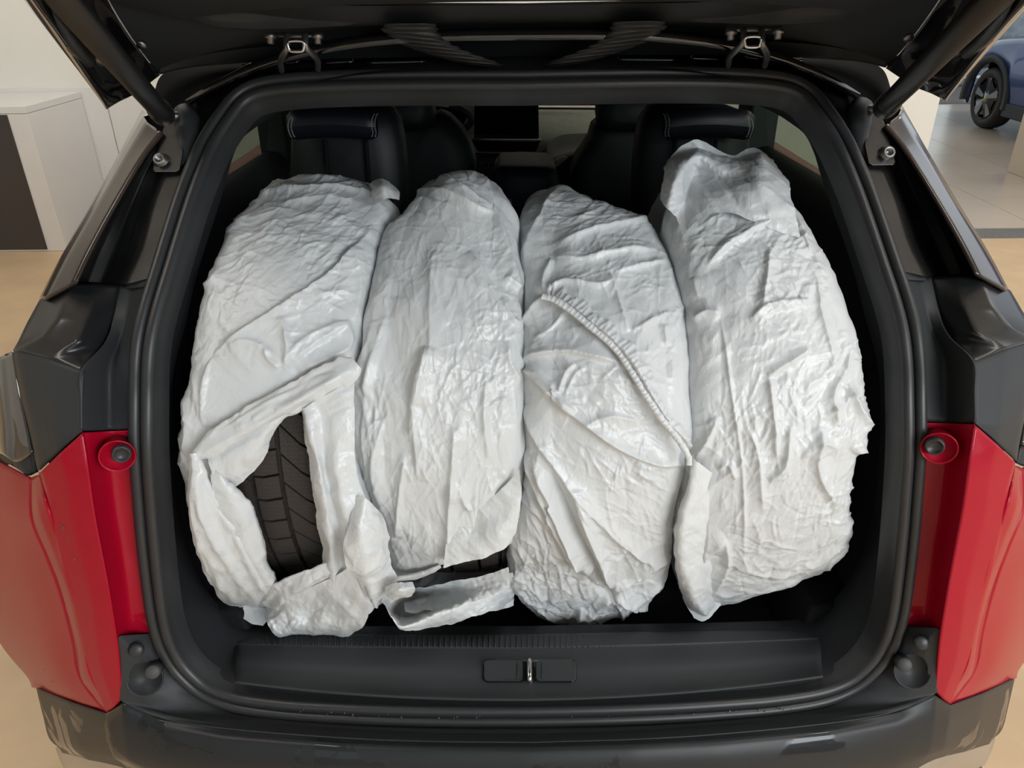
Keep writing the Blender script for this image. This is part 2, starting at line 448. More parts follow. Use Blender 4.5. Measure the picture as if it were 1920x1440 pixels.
# white counter with a dark front, left of the car
ct = empty('reception_counter', (-3.9, 5.6, 0)); PLOC[ct.name] = (-3.9, 5.6, 0)
tag(ct, 'white counter with dark brown front panel left of the red car', 'counter')
box('body', -5.9, -3.17, 5.27, 6.0, 0.0, 0.93, M_white, ct, 0.004, 1)
box('worktop', -5.9, -3.17, 5.27, 6.0, 0.931, 0.975, M_white, ct, 0.003, 1)
box('front_panel', -5.85, -3.30, 5.262, 5.269, 0.015, 0.925, M_brown, ct, 0.002, 1)
so = box('socket', -3.60, -3.44, 5.252, 5.261, 0.76, 0.84, M_plastic, ct, 0.006, 2)
for dx in (-0.035, 0.0, 0.035): lathe('socket_hole', [(0.008, 0.0), (0.008, 0.004)], (-3.52 + dx, 5.2515, 0.80), (0, -1, 0), M_chrome, so, 10)
for k in range(5):
    box('wall_panel', -5.8 + 1.402 * k, -5.8 + 1.402 * k + 1.396, 6.004, 6.019, 0.0, 1.0, M_white, wf, 0.002, 1)
# pale plinth by the blue car
M_cream = mat('cream_laminate', (0.66, 0.55, 0.42), 0.45, var=(3, 0.03))
pl = empty('display_plinth', (5.15, 7.0, 0)); PLOC[pl.name] = (5.15, 7.0, 0)
tag(pl, 'cream display plinth standing on tiles before the blue car', 'plinth')
box('body', 4.75, 5.55, 6.55, 7.45, 0.0, 1.05, M_cream, pl, 0.004, 1)
box('top_board', 4.73, 5.57, 6.53, 7.47, 1.05, 1.09, M_cream, pl, 0.004, 1)

# ================================================================== BLUE CAR
def build_blue_car():
    x0, wy = 5.72, 9.80
    car = empty('blue_car', (6.6, 8.6, 0)); PLOC[car.name] = (6.6, 8.6, 0)
    tag(car, 'blue car with black wheel arches parked beyond the cream plinth', 'car')
    ys = np.concatenate([np.linspace(5.6, 9.30, 22), np.linspace(9.34, 10.26, 26), np.linspace(10.32, 10.68, 8)])
    hy = [5.6, 5.8, 6.4, 7.6, 8.3, 8.95, 9.4, 9.9, 10.3, 10.55, 10.68]
    hz = [0.80, 1.25, 1.50, 1.55, 1.48, 1.10, 1.05, 1.00, 0.92, 0.80, 0.62]
    P = []
    for y in ys:
        top = float(np.interp(y, hy, hz)); zb = 0.24
        for c in (wy, 6.9):
            if abs(y - c) < 0.42: zb = max(zb, 0.34 + math.sqrt(0.42 ** 2 - (y - c) ** 2))
        ins = 0.30 * max(0, (y - 10.1) / 0.58) ** 2
        belt = min(top - 0.10, 0.98)
        sec = [(0.05, zb), (0.02, min(zb + 0.05, belt - 0.02) if zb < belt - 0.05 else belt - 0.02), (0.0, max(0.62, min(zb + 0.08, belt - 0.01))), (0.02, belt), (0.10 + 0.25 * max(0, top - 1.1), top - 0.035), (0.32 + 0.3 * max(0, top - 1.1), top)]
        row = [(x0 + ins + dx, y, z) for dx, z in sec]
        row += [(2 * 6.62 - px, y, z) for px, _, z in row[::-1]]
        P.append(row)
    o = grid_mesh('body', np.array(P), M_blue, car)
    solid(o, 0.02)
    bm = bmesh.new(); box_bm(bm, x0 + 0.25, 2 * 6.62 - x0 - 0.25, 5.8, 10.3, 0.22, 0.8)
    bm_obj('underbody', bm, M_dark, car)
    for c in (wy, 6.9):
        a = np.linspace(-0.15, math.pi + 0.15, 30)
        arch = []
        for r, dx in ((0.41, 0.03), (0.415, -0.025), (0.49, -0.03), (0.50, 0.02)):
            arch.append([(x0 + dx, c + r * math.cos(t), 0.34 + r * math.sin(t)) for t in a])
        grid_mesh('arch_cladding', np.array(arch), M_plastic, car)
    box('sill_cladding', x0 - 0.02, x0 + 0.06, 7.35, 9.36, 0.20, 0.36, M_plastic, car, 0.02)
    for sgn, xx in ((1, x0 + 0.02),):
        for c in (wy, 6.9):
            w = lathe('wheel', [(0.22, 0.05), (0.245, 0.0), (0.30, -0.005), (0.335, 0.015), (0.345, 0.05), (0.345, 0.17), (0.33, 0.21), (0.24, 0.215), (0.24, 0.06), (0.0, 0.06)], (xx, c, 0.345), (1, 0, 0), M_tyre, car, 36)
            lathe('rim', [(0.235, -0.004), (0.225, 0.02), (0.20, 0.04), (0.03, 0.035)], (xx, c, 0.345), (1, 0, 0), M_gloss, w, 30)
            for k in range(5):
                a0 = 2 * math.pi * k / 5 + 0.3
                V, Fc = [], []
                for r, hw in ((0.06, 0.018), (0.235, 0.045)):
                    for s in (-1, 1):
                        for dx in (-0.006, 0.012):
                            aa = a0 + s * hw / r
                            V.append((xx + dx, c + r * math.cos(aa), 0.345 + r * math.sin(aa)))
                Fc = [(0, 2, 6, 4), (1, 5, 7, 3), (0, 4, 5, 1), (2, 3, 7, 6), (0, 1, 3, 2), (4, 6, 7, 5)]
                mesh('spoke', V, Fc, M_gloss if k % 2 else M_steel, w)
            for k in range(5):
                a0 = 2 * math.pi * k / 5 + 0.93
                c0 = np.array([xx - 0.002, c, 0.345])
                V = []
                for r, hw in ((0.195, 0.055), (0.23, 0.06)):
                    for s in (-1, 1):
                        for dx in (-0.004, 0.012):
                            aa = a0 + s * hw / r
                            V.append((xx + dx, c + r * math.cos(aa), 0.345 + r * math.sin(aa)))
                mesh('rim_insert', V, [(0, 2, 6, 4), (1, 5, 7, 3), (0, 4, 5, 1), (2, 3, 7, 6), (0, 1, 3, 2), (4, 6, 7, 5)], M_silver, w)
            lathe('hub_cap', [(0.03, 0.0), (0.028, -0.008), (0.0, -0.01)], (xx, c, 0.345), (1, 0, 0), mat('brass_cap', (0.55, 0.45, 0.12), 0.4, 0.6), w, 14)
    V = []
    for y, z in ((8.85, 1.0), (8.15, 1.42), (6.6, 1.44), (6.1, 1.02)):
        V.append((x0 + 0.03 + 0.19 * (z > 1.2), y, z))
    mesh('side_window', V, [(0, 1, 2, 3)], M_screen, car)
build_blue_car()

# ================================================================== THE RED CAR
CAR = empty('red_car', (0, 1.6, 0)); PLOC[CAR.name] = (0, 1.6, 0)
tag(CAR, 'red and black car with raised tailgate and open boot full of bags', 'car')

def both(name, P, matl, parent=CAR, mode='lin', n=(12, 12), thick=0.0, smooth=True, hole=None, join=None):
    """panel from a control net (rows of points) built on the left side and mirrored to the right"""
    P = np.array(P, float)
    f = {'lin': (linear_u, linear_u), 'cub': (spline_u, spline_u), 'lc': (linear_u, spline_u), 'cl': (spline_u, linear_u)}[mode]
    Q = f[0](P, n[0]); Q = np.swapaxes(f[1](np.swapaxes(Q, 0, 1), n[1]), 0, 1)
    out = []
    kp = None
    if hole:
        mid_ = (Q[:-1, :-1] + Q[1:, 1:]) / 2; uu, vv_ = proj(mid_)
        kp = ((uu - hole[0]) / hole[2]) ** 2 + ((vv_ - hole[1]) / hole[3]) ** 2 > 1
    if join is not None:      # one panel across the centre line; join = axis whose end lies on it
        Qm = mir(Q)
        if join == 1:
            R = np.concatenate([Q, Qm[:, -2::-1]], 1); k3 = None if kp is None else np.concatenate([kp, kp[:, ::-1]], 1)
        else:
            R = np.concatenate([Q, Qm[-2::-1]], 0); k3 = None if kp is None else np.concatenate([kp, kp[::-1]], 0)
        o = grid_mesh(name, R, matl, parent, smooth=smooth, keep=k3)
        if thick: solid(o, thick)
        return [o]
    for s in (0, 1):
        R = mir(Q)[:, ::-1] if s else Q
        o = grid_mesh(name, R, matl, parent, smooth=smooth, keep=None if kp is None else (kp[:, ::-1] if s else kp))
        if thick: solid(o, thick)
        out.append(o)
    return out
def net(rows):
    """rows of (u, v, offset from the aperture surface)"""
    return np.array([[S(u, v, f) for (u, v, f) in r] for r in rows])

# ---- the aperture ring: outline of the rubber seal, traced on the left half and mirrored
ring_px = [(985, 135), (860, 135), (740, 135.5), (640, 138), (560, 142), (500, 149), (462, 161), (432, 182), (404, 218), (376, 262), (354, 310), (332, 366), (308, 440),
           (288, 505), (268, 570), (254, 630), (248, 690), (247, 760), (248, 850), (255, 945), (264, 1040), (277, 1140), (289, 1190), (306, 1230), (333, 1267), (377, 1304),
           (440, 1329), (533, 1343), (640, 1350), (740, 1354), (860, 1356), (985, 1356)]
L3 = np.array([S(u, v) for u, v in ring_px])
L3[0, 0] = 0; L3[-1, 0] = 0
half = catmull(L3, 170)
ring = np.vstack([half, mir(half[1:-1])[::-1]])            # closed loop
NR = len(ring)
Tn = np.roll(ring, -1, 0) - np.roll(ring, 1, 0); Tn /= np.linalg.norm(Tn, axis=1)[:, None]
# normal of the aperture surface (pointing out of the car, to the rear)
e = 1e-3
gx = (gsurf(ring[:, 0] + e, ring[:, 2]) - gsurf(ring[:, 0] - e, ring[:, 2])) / (2 * e)
gz = np.array([(gsurf(x, z + 0.03) - gsurf(x, z - 0.03)) / 0.06 for x, z in zip(ring[:, 0], ring[:, 2])])
Nn = np.stack([gx, -np.ones(NR), gz], -1); Nn /= np.linalg.norm(Nn, axis=1)[:, None]
for _ in range(6): Nn = (np.roll(Nn, 1, 0) + Nn + np.roll(Nn, -1, 0)) / 3
In = np.cross(Tn, Nn); In /= np.linalg.norm(In, axis=1)[:, None]
cen = ring.mean(0)
if ((cen - ring) * In).sum(1).mean() < 0: In = -In
def ring_sweep(name, prof, matl, parent=CAR, smooth=True):
    """prof: list of (inward, outward-normal) offsets"""
    P = np.stack([ring + a * In + b * Nn for a, b in prof], 1)
    return grid_mesh(name, P, matl, parent, closed_u=True, smooth=smooth)
def arc(cx, cy, r, a0, a1, n):
    return [(cx + r * math.cos(math.radians(t)), cy + r * math.sin(math.radians(t))) for t in np.linspace(a0, a1, n)]
seal = ring_sweep('rubber_seal', [(-0.004, -0.02)] + arc(0.006, 0.002, 0.008, 200, 0, 12) + [(0.0145, -0.006)] + arc(0.0235, 0.000, 0.0085, 190, -20, 12) + [(0.034, -0.010), (0.034, -0.03)], M_rubber)
# pinch flange between seal and lining: flat grey-black trim
inner_px = [(985, 187), (860, 187), (740, 188), (650, 191), (585, 196), (540, 206), (505, 222), (478, 240), (452, 262), (436, 296), (424, 340), (404, 405),
            (380, 480), (362, 545), (348, 610), (334, 660), (322, 720), (318, 800), (322, 880), (330, 960), (345, 1030), (362, 1085), (385, 1130), (415, 1165), (455, 1187),
            (540, 1190), (640, 1191), (740, 1191), (860, 1191), (985, 1191)]
ioff = np.interp(np.linspace(0, 1, len(inner_px)), [0, 0.3, 0.45, 0.7, 0.85, 1], [0.10, 0.10, 0.09, 0.09, 0.11, 0.12])
I3 = np.array([S(u, v, f) for (u, v), f in zip(inner_px, ioff)]); I3[0, 0] = 0; I3[-1, 0] = 0
ihalf = catmull(I3, 170)
iring = np.vstack([ihalf, mir(ihalf[1:-1])[::-1]])
b0 = ring + 0.033 * In - 0.012 * Nn
# lining of the opening: from the seal to the inner edge, then forward into the boot
mid1 = b0 * 0.55 + iring * 0.45 + 0.010 * Nn
Pl = np.stack([b0, b0 * 0.8 + mid1 * 0.2 + 0.004 * Nn, mid1, iring * 0.75 + mid1 * 0.25 + 0.003 * Nn, iring, iring + np.array([0, 0.03, 0]) - 0.01 * In], 1)
nb = NR
fl_ = grid_mesh('aperture_lining', Pl, M_trim, CAR, closed_u=True)

# ---- boot cavity
box('boot_floor', -0.60, 0.60, 0.86, 1.68, 0.690, 0.712, M_dark, CAR)
for s in (-1, 1):
    # side lining: sill height up to the belt line, wheel-arch bulge
    rows = []
    for z, dx in ((0.70, 0.52), (0.80, 0.525), (0.95, 0.53), (1.08, 0.545), (1.18, 0.56), (1.27, 0.585), (1.305, 0.615), (1.31, 0.645)):
        rows.append([(s * (dx + 0.015 * math.sin((y - 0.9) * 3)), y, z) for y in np.linspace(gsurf(0.55, z) + 0.07, 2.1, 14)])
    P = np.array(rows)
    o = grid_mesh('boot_side_lining', P if s < 0 else P[:, ::-1], M_trim, CAR)
    # little storage bin and net post in the corner of the boot
    bm = bmesh.new()
    x0, x1 = (s * 0.545, s * 0.43)
    vs1 = [bm.verts.new(p) for p in ((x0, 0.90, 0.712), (x1, 0.90, 0.712), (x1, 1.25, 0.712), (x0, 1.25, 0.712), (x0, 0.92, 0.80), (x1 + s * 0.03, 0.92, 0.80), (x1 + s * 0.03, 1.25, 0.80), (x0, 1.25, 0.80))]
    for f in ((0, 3, 2, 1), (4, 5, 6, 7), (0, 1, 5, 4), (1, 2, 6, 5), (2, 3, 7, 6), (3, 0, 4, 7)): bm.faces.new([vs1[i] for i in f])
    bevel(bm_obj('corner_bin', bm, M_dark, CAR), 0.008)
box('boot_front', -0.60, 0.60, 1.68, 1.72, 0.69, 1.12, M_dark, CAR)
# headliner and roof shell
P = []
for y in np.linspace(1.13, 3.3, 10):
    P.append([(x * min(1, 0.74 + 0.3 * max(0, y - 1.25)), y + 0.20 * x * x * (1 if y < 1.5 else 0.3), 1.585 + 0.02 * math.sin((y - 1.1) * 1.4) - 0.10 * (x / 0.62) ** 4) for x in np.linspace(-0.62, 0.62, 21)])
grid_mesh('headliner', np.array(P)[:, ::-1], M_trim, CAR)
P = []
for y in np.linspace(1.10, 3.5, 12):
    P.append([(x * k, y + 0.20 * x * x * (1 if y < 1.5 else 0.3), 1.625 + 0.035 * math.sin((y - 1.1) * 1.3) - 0.09 * (abs(x) / 0.66) ** 3.0) for k in (0.74 + 0.22 * min(1, max(0, y - 1.3) / 0.7),) for x in np.linspace(-0.66, 0.66, 25)])
solid(grid_mesh('roof', np.array(P), M_gloss, CAR), 0.01)

# side windows, pillars, roof rail, lower body sides
for s in (-1, 1):
    def sx(pts): return [(s * x, y, z) for x, y, z in pts]
    def quad(name, pts, m_, th=0.0):
        o = mesh(name, sx(pts), [(0, 1, 2, 3)] if s < 0 else [(3, 2, 1, 0)], m_, CAR)
        if th: solid(o, th)
        return o
    quad('quarter_window', [(0.645, 1.30, 1.305), (0.645, 2.02, 1.295), (0.60, 2.02, 1.50), (0.60, 1.45, 1.50)], M_tint)
    quad('rear_door_window', [(0.66, 2.14, 1.26), (0.68, 2.95, 1.22), (0.60, 2.95, 1.55), (0.60, 2.14, 1.55)], M_tint)
    quad('front_door_window', [(0.68, 3.03, 1.22), (0.70, 4.1, 1.15), (0.60, 3.5, 1.55), (0.60, 3.03, 1.55)], M_glass)
    box('window_pillar', *(sorted((s * 0.585, s * 0.66))), 2.02, 2.14, 1.20, 1.60, M_plastic, CAR, 0.01)
    box('window_pillar', *(sorted((s * 0.60, s * 0.68))), 2.95, 3.03, 1.20, 1.60, M_plastic, CAR, 0.01)
    # body side: shoulder, door skin, sill
    rows = []
    for y in (0.99, 1.10, 1.30, 1.7, 2.3, 3.2, 4.2, 4.8):
        k = min(1, (y - 0.99) / 0.6)
        w = 0.70 + 0.20 * math.sin(min(1, (y - 0.93) / 0.75) * math.pi / 2)
        rows.append(sx([(w - 0.06 - 0.11 * k, y, 1.235), (w - 0.03, y, 1.19), (w, y, 1.08), (w - 0.015, y, 0.92), (w + 0.01, y, 0.72), (w - 0.03, y, 0.45), (w - 0.12, y, 0.28)]))
    P = spline_u(np.array(rows), 50)
    solid(grid_mesh('body_side', P if s > 0 else P[:, ::-1], M_red, CAR), 0.01)
    # inner door trim
    quad('door_trim', [(0.64, 2.05, 0.6), (0.66, 3.3, 0.6), (0.66, 3.3, 1.22), (0.645, 2.05, 1.28)], M_trim)
    w = lathe('wheel', [(0.23, 0.06), (0.255, 0.0), (0.32, -0.005), (0.345, 0.02), (0.355, 0.06), (0.355, 0.19), (0.34, 0.22), (0.24, 0.225), (0.2, 0.06), (0.0, 0.06)], (s * 0.91, 1.72, 0.355), (-s, 0, 0), M_tyre, CAR, 40)
    lathe('rim', [(0.24, -0.004), (0.20, 0.04), (0.04, 0.03), (0.0, 0.03)], (s * 0.91, 1.72, 0.355), (-s, 0, 0), M_silver, w, 30)
mesh('windscreen', [(-0.62, 3.35, 1.56), (0.62, 3.35, 1.56), (0.70, 4.25, 1.02), (-0.70, 4.25, 1.02)], [(0, 1, 2, 3)], M_glass, CAR)
box('underbody', -0.80, 0.80, 0.95, 4.8, 0.22, 0.60, M_dark, CAR, 0.02)
box('bonnet', -0.80, 0.80, 4.25, 4.95, 0.5, 1.0, M_red, CAR, 0.08, 4)

# ---- upper pillars outside the seal (left traced, mirrored)
pillar_rows = [   # gloss outer strip: outer -> inner edge
    [(266, 206, 0.18), (268, 218, 0.07), (274, 228, 0.030), (304, 248, -0.012)],
    [(224, 286, 0.18), (226, 290, 0.07), (232, 298, 0.030), (266, 296, -0.020)],
    [(171, 383, 0.18), (173, 386, 0.07), (179, 390, 0.030), (216, 380, -0.022)],
    [(117, 476, 0.18), (119, 478, 0.07), (126, 481, 0.030), (170, 466, -0.022)],
    [(73, 560, 0.18), (76, 562, 0.07), (84, 561, 0.030), (140, 530, -0.020)],
]
both('pillar_strip', net(pillar_rows), M_pillar, n=(40, 16), mode='cl', thick=0.004)
pc = net([[r[1]] for r in pillar_rows])[:, 0]
pc2 = pc + np.array([0.0, 0.12, 0.0]); pc3 = pc + np.array([0.0, 0.30, 0.0]); pc3[:, 0] *= 0.96
both('pillar_side', np.stack([pc3, pc2, pc], 1), M_gloss, n=(30, 10), mode='lin', thick=0.003)
chan_rows = [   # gutter between gloss strip and inner wall
    [(303, 247, -0.010), (307, 251, 0.06), (312, 256, 0.07), (322, 262, 0.04), (350, 268, 0.010), (384, 262, 0.005)],
    [(265, 295, -0.018), (272, 301, 0.07), (282, 308, 0.08), (290, 314, 0.06), (312, 318, 0.012), (362, 310, 0.005)],
    [(215, 379, -0.020), (228, 382, 0.07), (246, 386, 0.09), (268, 390, 0.06), (282, 392, 0.012), (338, 366, 0.005)],
    [(169, 465, -0.020), (187, 466, 0.07), (215, 468, 0.09), (246, 470, 0.06), (262, 470, 0.012), (310, 446, 0.005)],
    [(139, 530, -0.018), (162, 528, 0.07), (190, 530, 0.09), (220, 532, 0.06), (232, 534, 0.012), (286, 520, 0.005)],
]
both('pillar_channel', net(chan_rows), M_bodyblack, n=(40, 26), mode='cl')
top_rows = [   # upper corner, wet gloss gutter under the tailgate hinge line
    [(285, 190, 0.05), (304, 140, 0.08), (360, 122, 0.12), (430, 112, 0.13), (520, 106, 0.14), (640, 100, 0.14), (800, 98, 0.14), (985, 98, 0.14)],
    [(280, 222, 0.0), (318, 165, 0.04), (372, 138, 0.06), (440, 126, 0.07), (522, 120, 0.08), (640, 116, 0.08), (800, 114, 0.08), (985, 114, 0.08)],
    [(300, 245, 0.01), (335, 195, 0.05), (388, 160, 0.075), (448, 140, 0.075), (525, 131, 0.075), (640, 126, 0.075), (800, 124, 0.075), (985, 124, 0.075)],
    [(340, 268, 0.02), (372, 216, 0.02), (415, 180, 0.02), (462, 154, 0.02), (528, 140, 0.02), (640, 134, 0.02), (800, 131, 0.02), (985, 131, 0.02)],
    [(386, 264, 0.01), (410, 218, 0.01), (440, 182, 0.01), (475, 161, 0.01), (530, 150, 0.01), (640, 142, 0.01), (800, 139, 0.01), (985, 139, 0.01)],
]
TN = net(top_rows); TN[:, -1, 0] = 0
both('roof_gutter', TN, M_gutter, n=(24, 60), mode='cub', join=1)
# glossy ribs added to give the light streaks reflected in the wet gutter
for u0, u1 in ((455, 505), (535, 560), (608, 662), (685, 800), (815, 930)):
    Q = [S(u, v, f) for u, v, f in ((u0, 120, 0.055), (u1, 117, 0.055))]
    for s in (0, 1):
        R = mir(np.array(Q)) if s else np.array(Q)
        P = linear(R, 8)
        tube('gutter_gloss_streak', P + np.array([0, 0, 0.001]), 0.0045, M_gloss, CAR, 8)

# strut bracket plates with bolts
for s in (0, 1):
    def Q(u, v, f):
        p = S(u, v, f); return mir(p) if s else p
    outl = [(322, 214), (338, 222), (342, 250), (344, 285), (338, 318), (330, 323), (290, 323), (286, 318), (296, 280), (306, 240)]
    front = [Q(u, v, -0.002) for u, v in outl]; back = [Q(u, v, 0.010) for u, v in outl]
    n = len(outl)
    fc = [tuple(range(n)), tuple(range(2 * n - 1, n - 1, -1))] + [(i, i + n, (i + 1) % n + n, (i + 1) % n) for i in range(n)]
    br = mesh('strut_bracket', front + back, fc, M_bodyblack, CAR); bevel(br, 0.0015, 2)
    c = Q(305, 303, 0.0); nrm = np.array([0, -1, 0.6])
    lathe('bolt', [(0.012, 0.0), (0.012, 0.003), (0.0085, 0.0035), (0.0085, 0.012), (0.005, 0.0125), (0.0045, 0.006), (0.0, 0.006)], c, nrm, M_steel, br, 18)
    # dark moulded block behind the ball joint, then the ball stud
    tube('stud', [Q(318, 218, -0.02), Q(360, 217, 0.03)], 0.006, M_steel, br, 12)
    bl = []
    for (u, v, f, r) in ((335, 205, 0.02, 0.006), (345, 212, 0.02, 0.017), (352, 232, 0.02, 0.020), (354, 262, 0.02, 0.018), (350, 290, 0.02, 0.014), (344, 315, 0.02, 0.009), (342, 330, 0.02, 0.002)):
        bl.append((Q(u, v, f), r))
    tube('hinge_boot', [b[0] for b in bl], [b[1] for b in bl], M_plastic, br, 14)
    # gas strut
    top = at_y(52, -80, 0.62); low = S(312, 222, -0.03)
    if s: top, low = mir(top), mir(low)
    d = top - low; Ld = np.linalg.norm(d); d /= Ld
    lathe('gas_strut', [(0.005, 0.0), (0.009, 0.004), (0.010, 0.018), (0.013, 0.022), (0.0155, 0.026), (0.0155, 0.062), (0.0148, 0.064), (0.0132, 0.066), (0.0132, Ld), (0.0, Ld)], low, d, M_strutm, CAR, 26)

# black corner trim around the rear lamp
a_, b_, c_, d_, e_ = (138, 528), (224, 535), (24, 657), (155, 694), (186, 664)
both('lamp_surround_top', net([[(74, 562, 0.06), (136, 529, 0.02), (176, 529, 0.03), (224, 534, 0.05)],
                              [(50, 606, 0.05), (112, 596, -0.02), (165, 592, -0.01), (214, 592, 0.035)],
                              [(34, 640, 0.05), (80, 632, -0.03), (148, 642, -0.04), (200, 640, 0.02)],
                              [(24, 657, 0.05), (30, 657, -0.02), (92, 672, -0.05), (155, 694, -0.055)]]), M_plastic_s, mode='lin', n=(22, 22), thick=0.003)
both('lamp_surround_face', net([[(24, 657, 0.05), (30, 658, -0.02), (92, 673, -0.05), (155, 695, -0.055)],
                               [(38, 740, 0.05), (46, 740, -0.02), (100, 745, -0.05), (153, 750, -0.055)],
                               [(54, 815, 0.05), (62, 815, -0.02), (108, 812, -0.05), (153, 808, -0.055)],
                               [(70, 882, 0.05), (72, 882, -0.02), (112, 846, -0.045), (153, 809, -0.055)]]), M_plastic, mode='lin', n=(20, 20), thick=0.003)
both('lamp_surround_inner', net([[(224, 534, 0.05), (248, 536, 0.035), (286, 520, 0.006)],
                                [(212, 596, 0.03), (236, 596, 0.035), (264, 585, 0.006)],
                                [(198, 644, 0.0), (222, 646, 0.03), (252, 640, 0.006)],
                                [(155, 694, -0.055), (206, 690, 0.012), (249, 690, 0.006)],
                                [(153, 750, -0.055), (204, 752, 0.008), (248, 750, 0.006)],
                                [(153, 808, -0.055), (204, 806, 0.0), (249, 804, 0.006)]]), M_plastic, mode='cl', n=(30, 18), thick=0.003)
both('trim_clip_ledge', net([[(236, 528, 0.03), (290, 520, 0.0)], [(234, 540, 0.028), (284, 536, 0.0)]]), M_plastic, mode='lin', n=(4, 6), thick=0.004)
# rear lamp wrapping round the corner
both('rear_lamp', net([[(-60, 640, 0.20), (-10, 668, 0.105), (10, 664, 0.085), (23, 658, 0.075)],
                      [(-55, 745, 0.17), (-8, 740, 0.08), (18, 742, 0.060), (37, 742, 0.050)],
                      [(-40, 810, 0.15), (-4, 822, 0.055), (28, 820, 0.035), (53, 816, 0.025)],
                      [(-30, 850, 0.14), (0, 850, 0.045), (30, 866, 0.025), (58, 848, 0.015)]]), M_lens, mode='cub', n=(24, 20), thick=0.006)
both('lamp_base', net([[(-30, 846, 0.25), (4, 848, 0.11), (30, 856, 0.062), (59, 848, 0.054)], [(-20, 870, 0.25), (8, 866, 0.11), (36, 880, 0.06), (64, 874, 0.05)], [(0, 880, 0.22), (22, 868, 0.09), (50, 892, 0.05), (68, 886, 0.05)]]), M_plastic, mode='lin', n=(10, 14), thick=0.004)

# red rear quarter: channel face, rear face, chamfered crease, corner, side
red_inner = net([[(156, 811, -0.055), (202, 809, -0.01), (250, 807, 0.006)],
                 [(166, 885, -0.055), (206, 884, -0.01), (252, 880, 0.006)],
                 [(177, 960, -0.055), (214, 958, -0.012), (257, 955, 0.006)],
                 [(190, 1030, -0.055), (224, 1028, -0.012), (264, 1030, 0.006)],
                 [(203, 1100, -0.052), (234, 1098, -0.012), (272, 1098, 0.006)],
                 [(217, 1197, -0.048), (246, 1194, -0.012), (288, 1190, 0.006)]])
both('quarter_channel', red_inner, M_red, mode='cub', n=(160, 60), thick=0.002, hole=(219, 851, 27, 26))
both('quarter_panel', net([[(72, 886, 0.03), (76, 885, -0.045), (112, 850, -0.056), (154, 812, -0.058)],
                          [(80, 930, 0.0), (88, 926, -0.045), (126, 905, -0.057), (165, 886, -0.058)],
                          [(94, 986, -0.03), (98, 985, -0.046), (134, 970, -0.057), (176, 961, -0.058)],
                          [(116, 1064, -0.044), (120, 1064, -0.046), (154, 1050, -0.056), (189, 1031, -0.058)],
                          [(140, 1150, -0.042), (144, 1150, -0.044), (174, 1140, -0.053), (206, 1120, -0.055)],
                          [(161, 1250, -0.036), (166, 1252, -0.040), (190, 1250, -0.048), (221, 1220, -0.05)],
                          [(196, 1328, -0.03), (200, 1337, -0.034), (214, 1326, -0.042), (228, 1312, -0.044)]]), M_red, mode='cl', n=(60, 24), thick=0.003)
both('quarter_crease', net([[(58, 896, 0.03), (66, 892, 0.015), (74, 890, 0.0)],
                           [(61, 975, -0.005), (72, 958, -0.035), (86, 942, -0.044)],
                           [(88, 1042, -0.012), (98, 1030, -0.038), (110, 1020, -0.046)],
                           [(114, 1110, -0.012), (124, 1104, -0.036), (134, 1100, -0.046)],
                           [(136, 1196, -0.010), (146, 1192, -0.034), (154, 1188, -0.042)],
                           [(150, 1270, -0.008), (158, 1264, -0.030), (165, 1256, -0.040)],
                           [(174, 1304, -0.018), (180, 1300, -0.032), (184, 1298, -0.038)],
                           [(198, 1336, -0.030), (199, 1336, -0.032), (200, 1336, -0.034)]]), M_red, mode='cl', n=(60, 12), thick=0.003)
both('quarter_side', net([[(-90, 830, 0.32), (-40, 848, 0.20), (10, 872, 0.10), (58, 897, 0.03)],
                         [(-90, 930, 0.32), (-40, 950, 0.16), (10, 962, 0.07), (60, 974, -0.004)],
                         [(-70, 1060, 0.30), (-25, 1072, 0.16), (30, 1060, 0.06), (88, 1042, -0.012)],
                         [(-30, 1150, 0.28), (0, 1140, 0.16), (54, 1128, 0.05), (113, 1110, -0.012)],
                         [(6, 1215, 0.24), (28, 1205, 0.14), (80, 1212, 0.04), (136, 1196, -0.010)],
                         [(50, 1268, 0.22), (62, 1268, 0.13), (104, 1276, 0.035), (150, 1270, -0.008)],
                         [(60, 1290, 0.2), (68, 1291, 0.12), (130, 1314, 0.03), (199, 1336, -0.03)]]), M_red, mode='cub', n=(50, 40), thick=0.003)
# rubber buffers in round red recesses
for s in (0, 1):
    def Q(u, v, f):
        p = S(u, v, f); return mir(p) if s else p
    c = Q(220, 851, -0.022); ax = np.array([0.45 if not s else -0.45, -1, 0.1])
    lathe('buffer_recess', [(0.0225, 0.006), (0.0215, 0.0085), (0.0195, 0.006), (0.0165, -0.035), (0.0, -0.035)], c, ax, M_red, CAR, 36)
    lathe('rubber_buffer', [(0.0125, -0.035), (0.0120, 0.002), (0.0110, 0.005), (0.0088, 0.0052), (0.0085, 0.0035), (0.0, 0.0035)], Q(228, 850, -0.026), ax, M_rubber, CAR, 28)

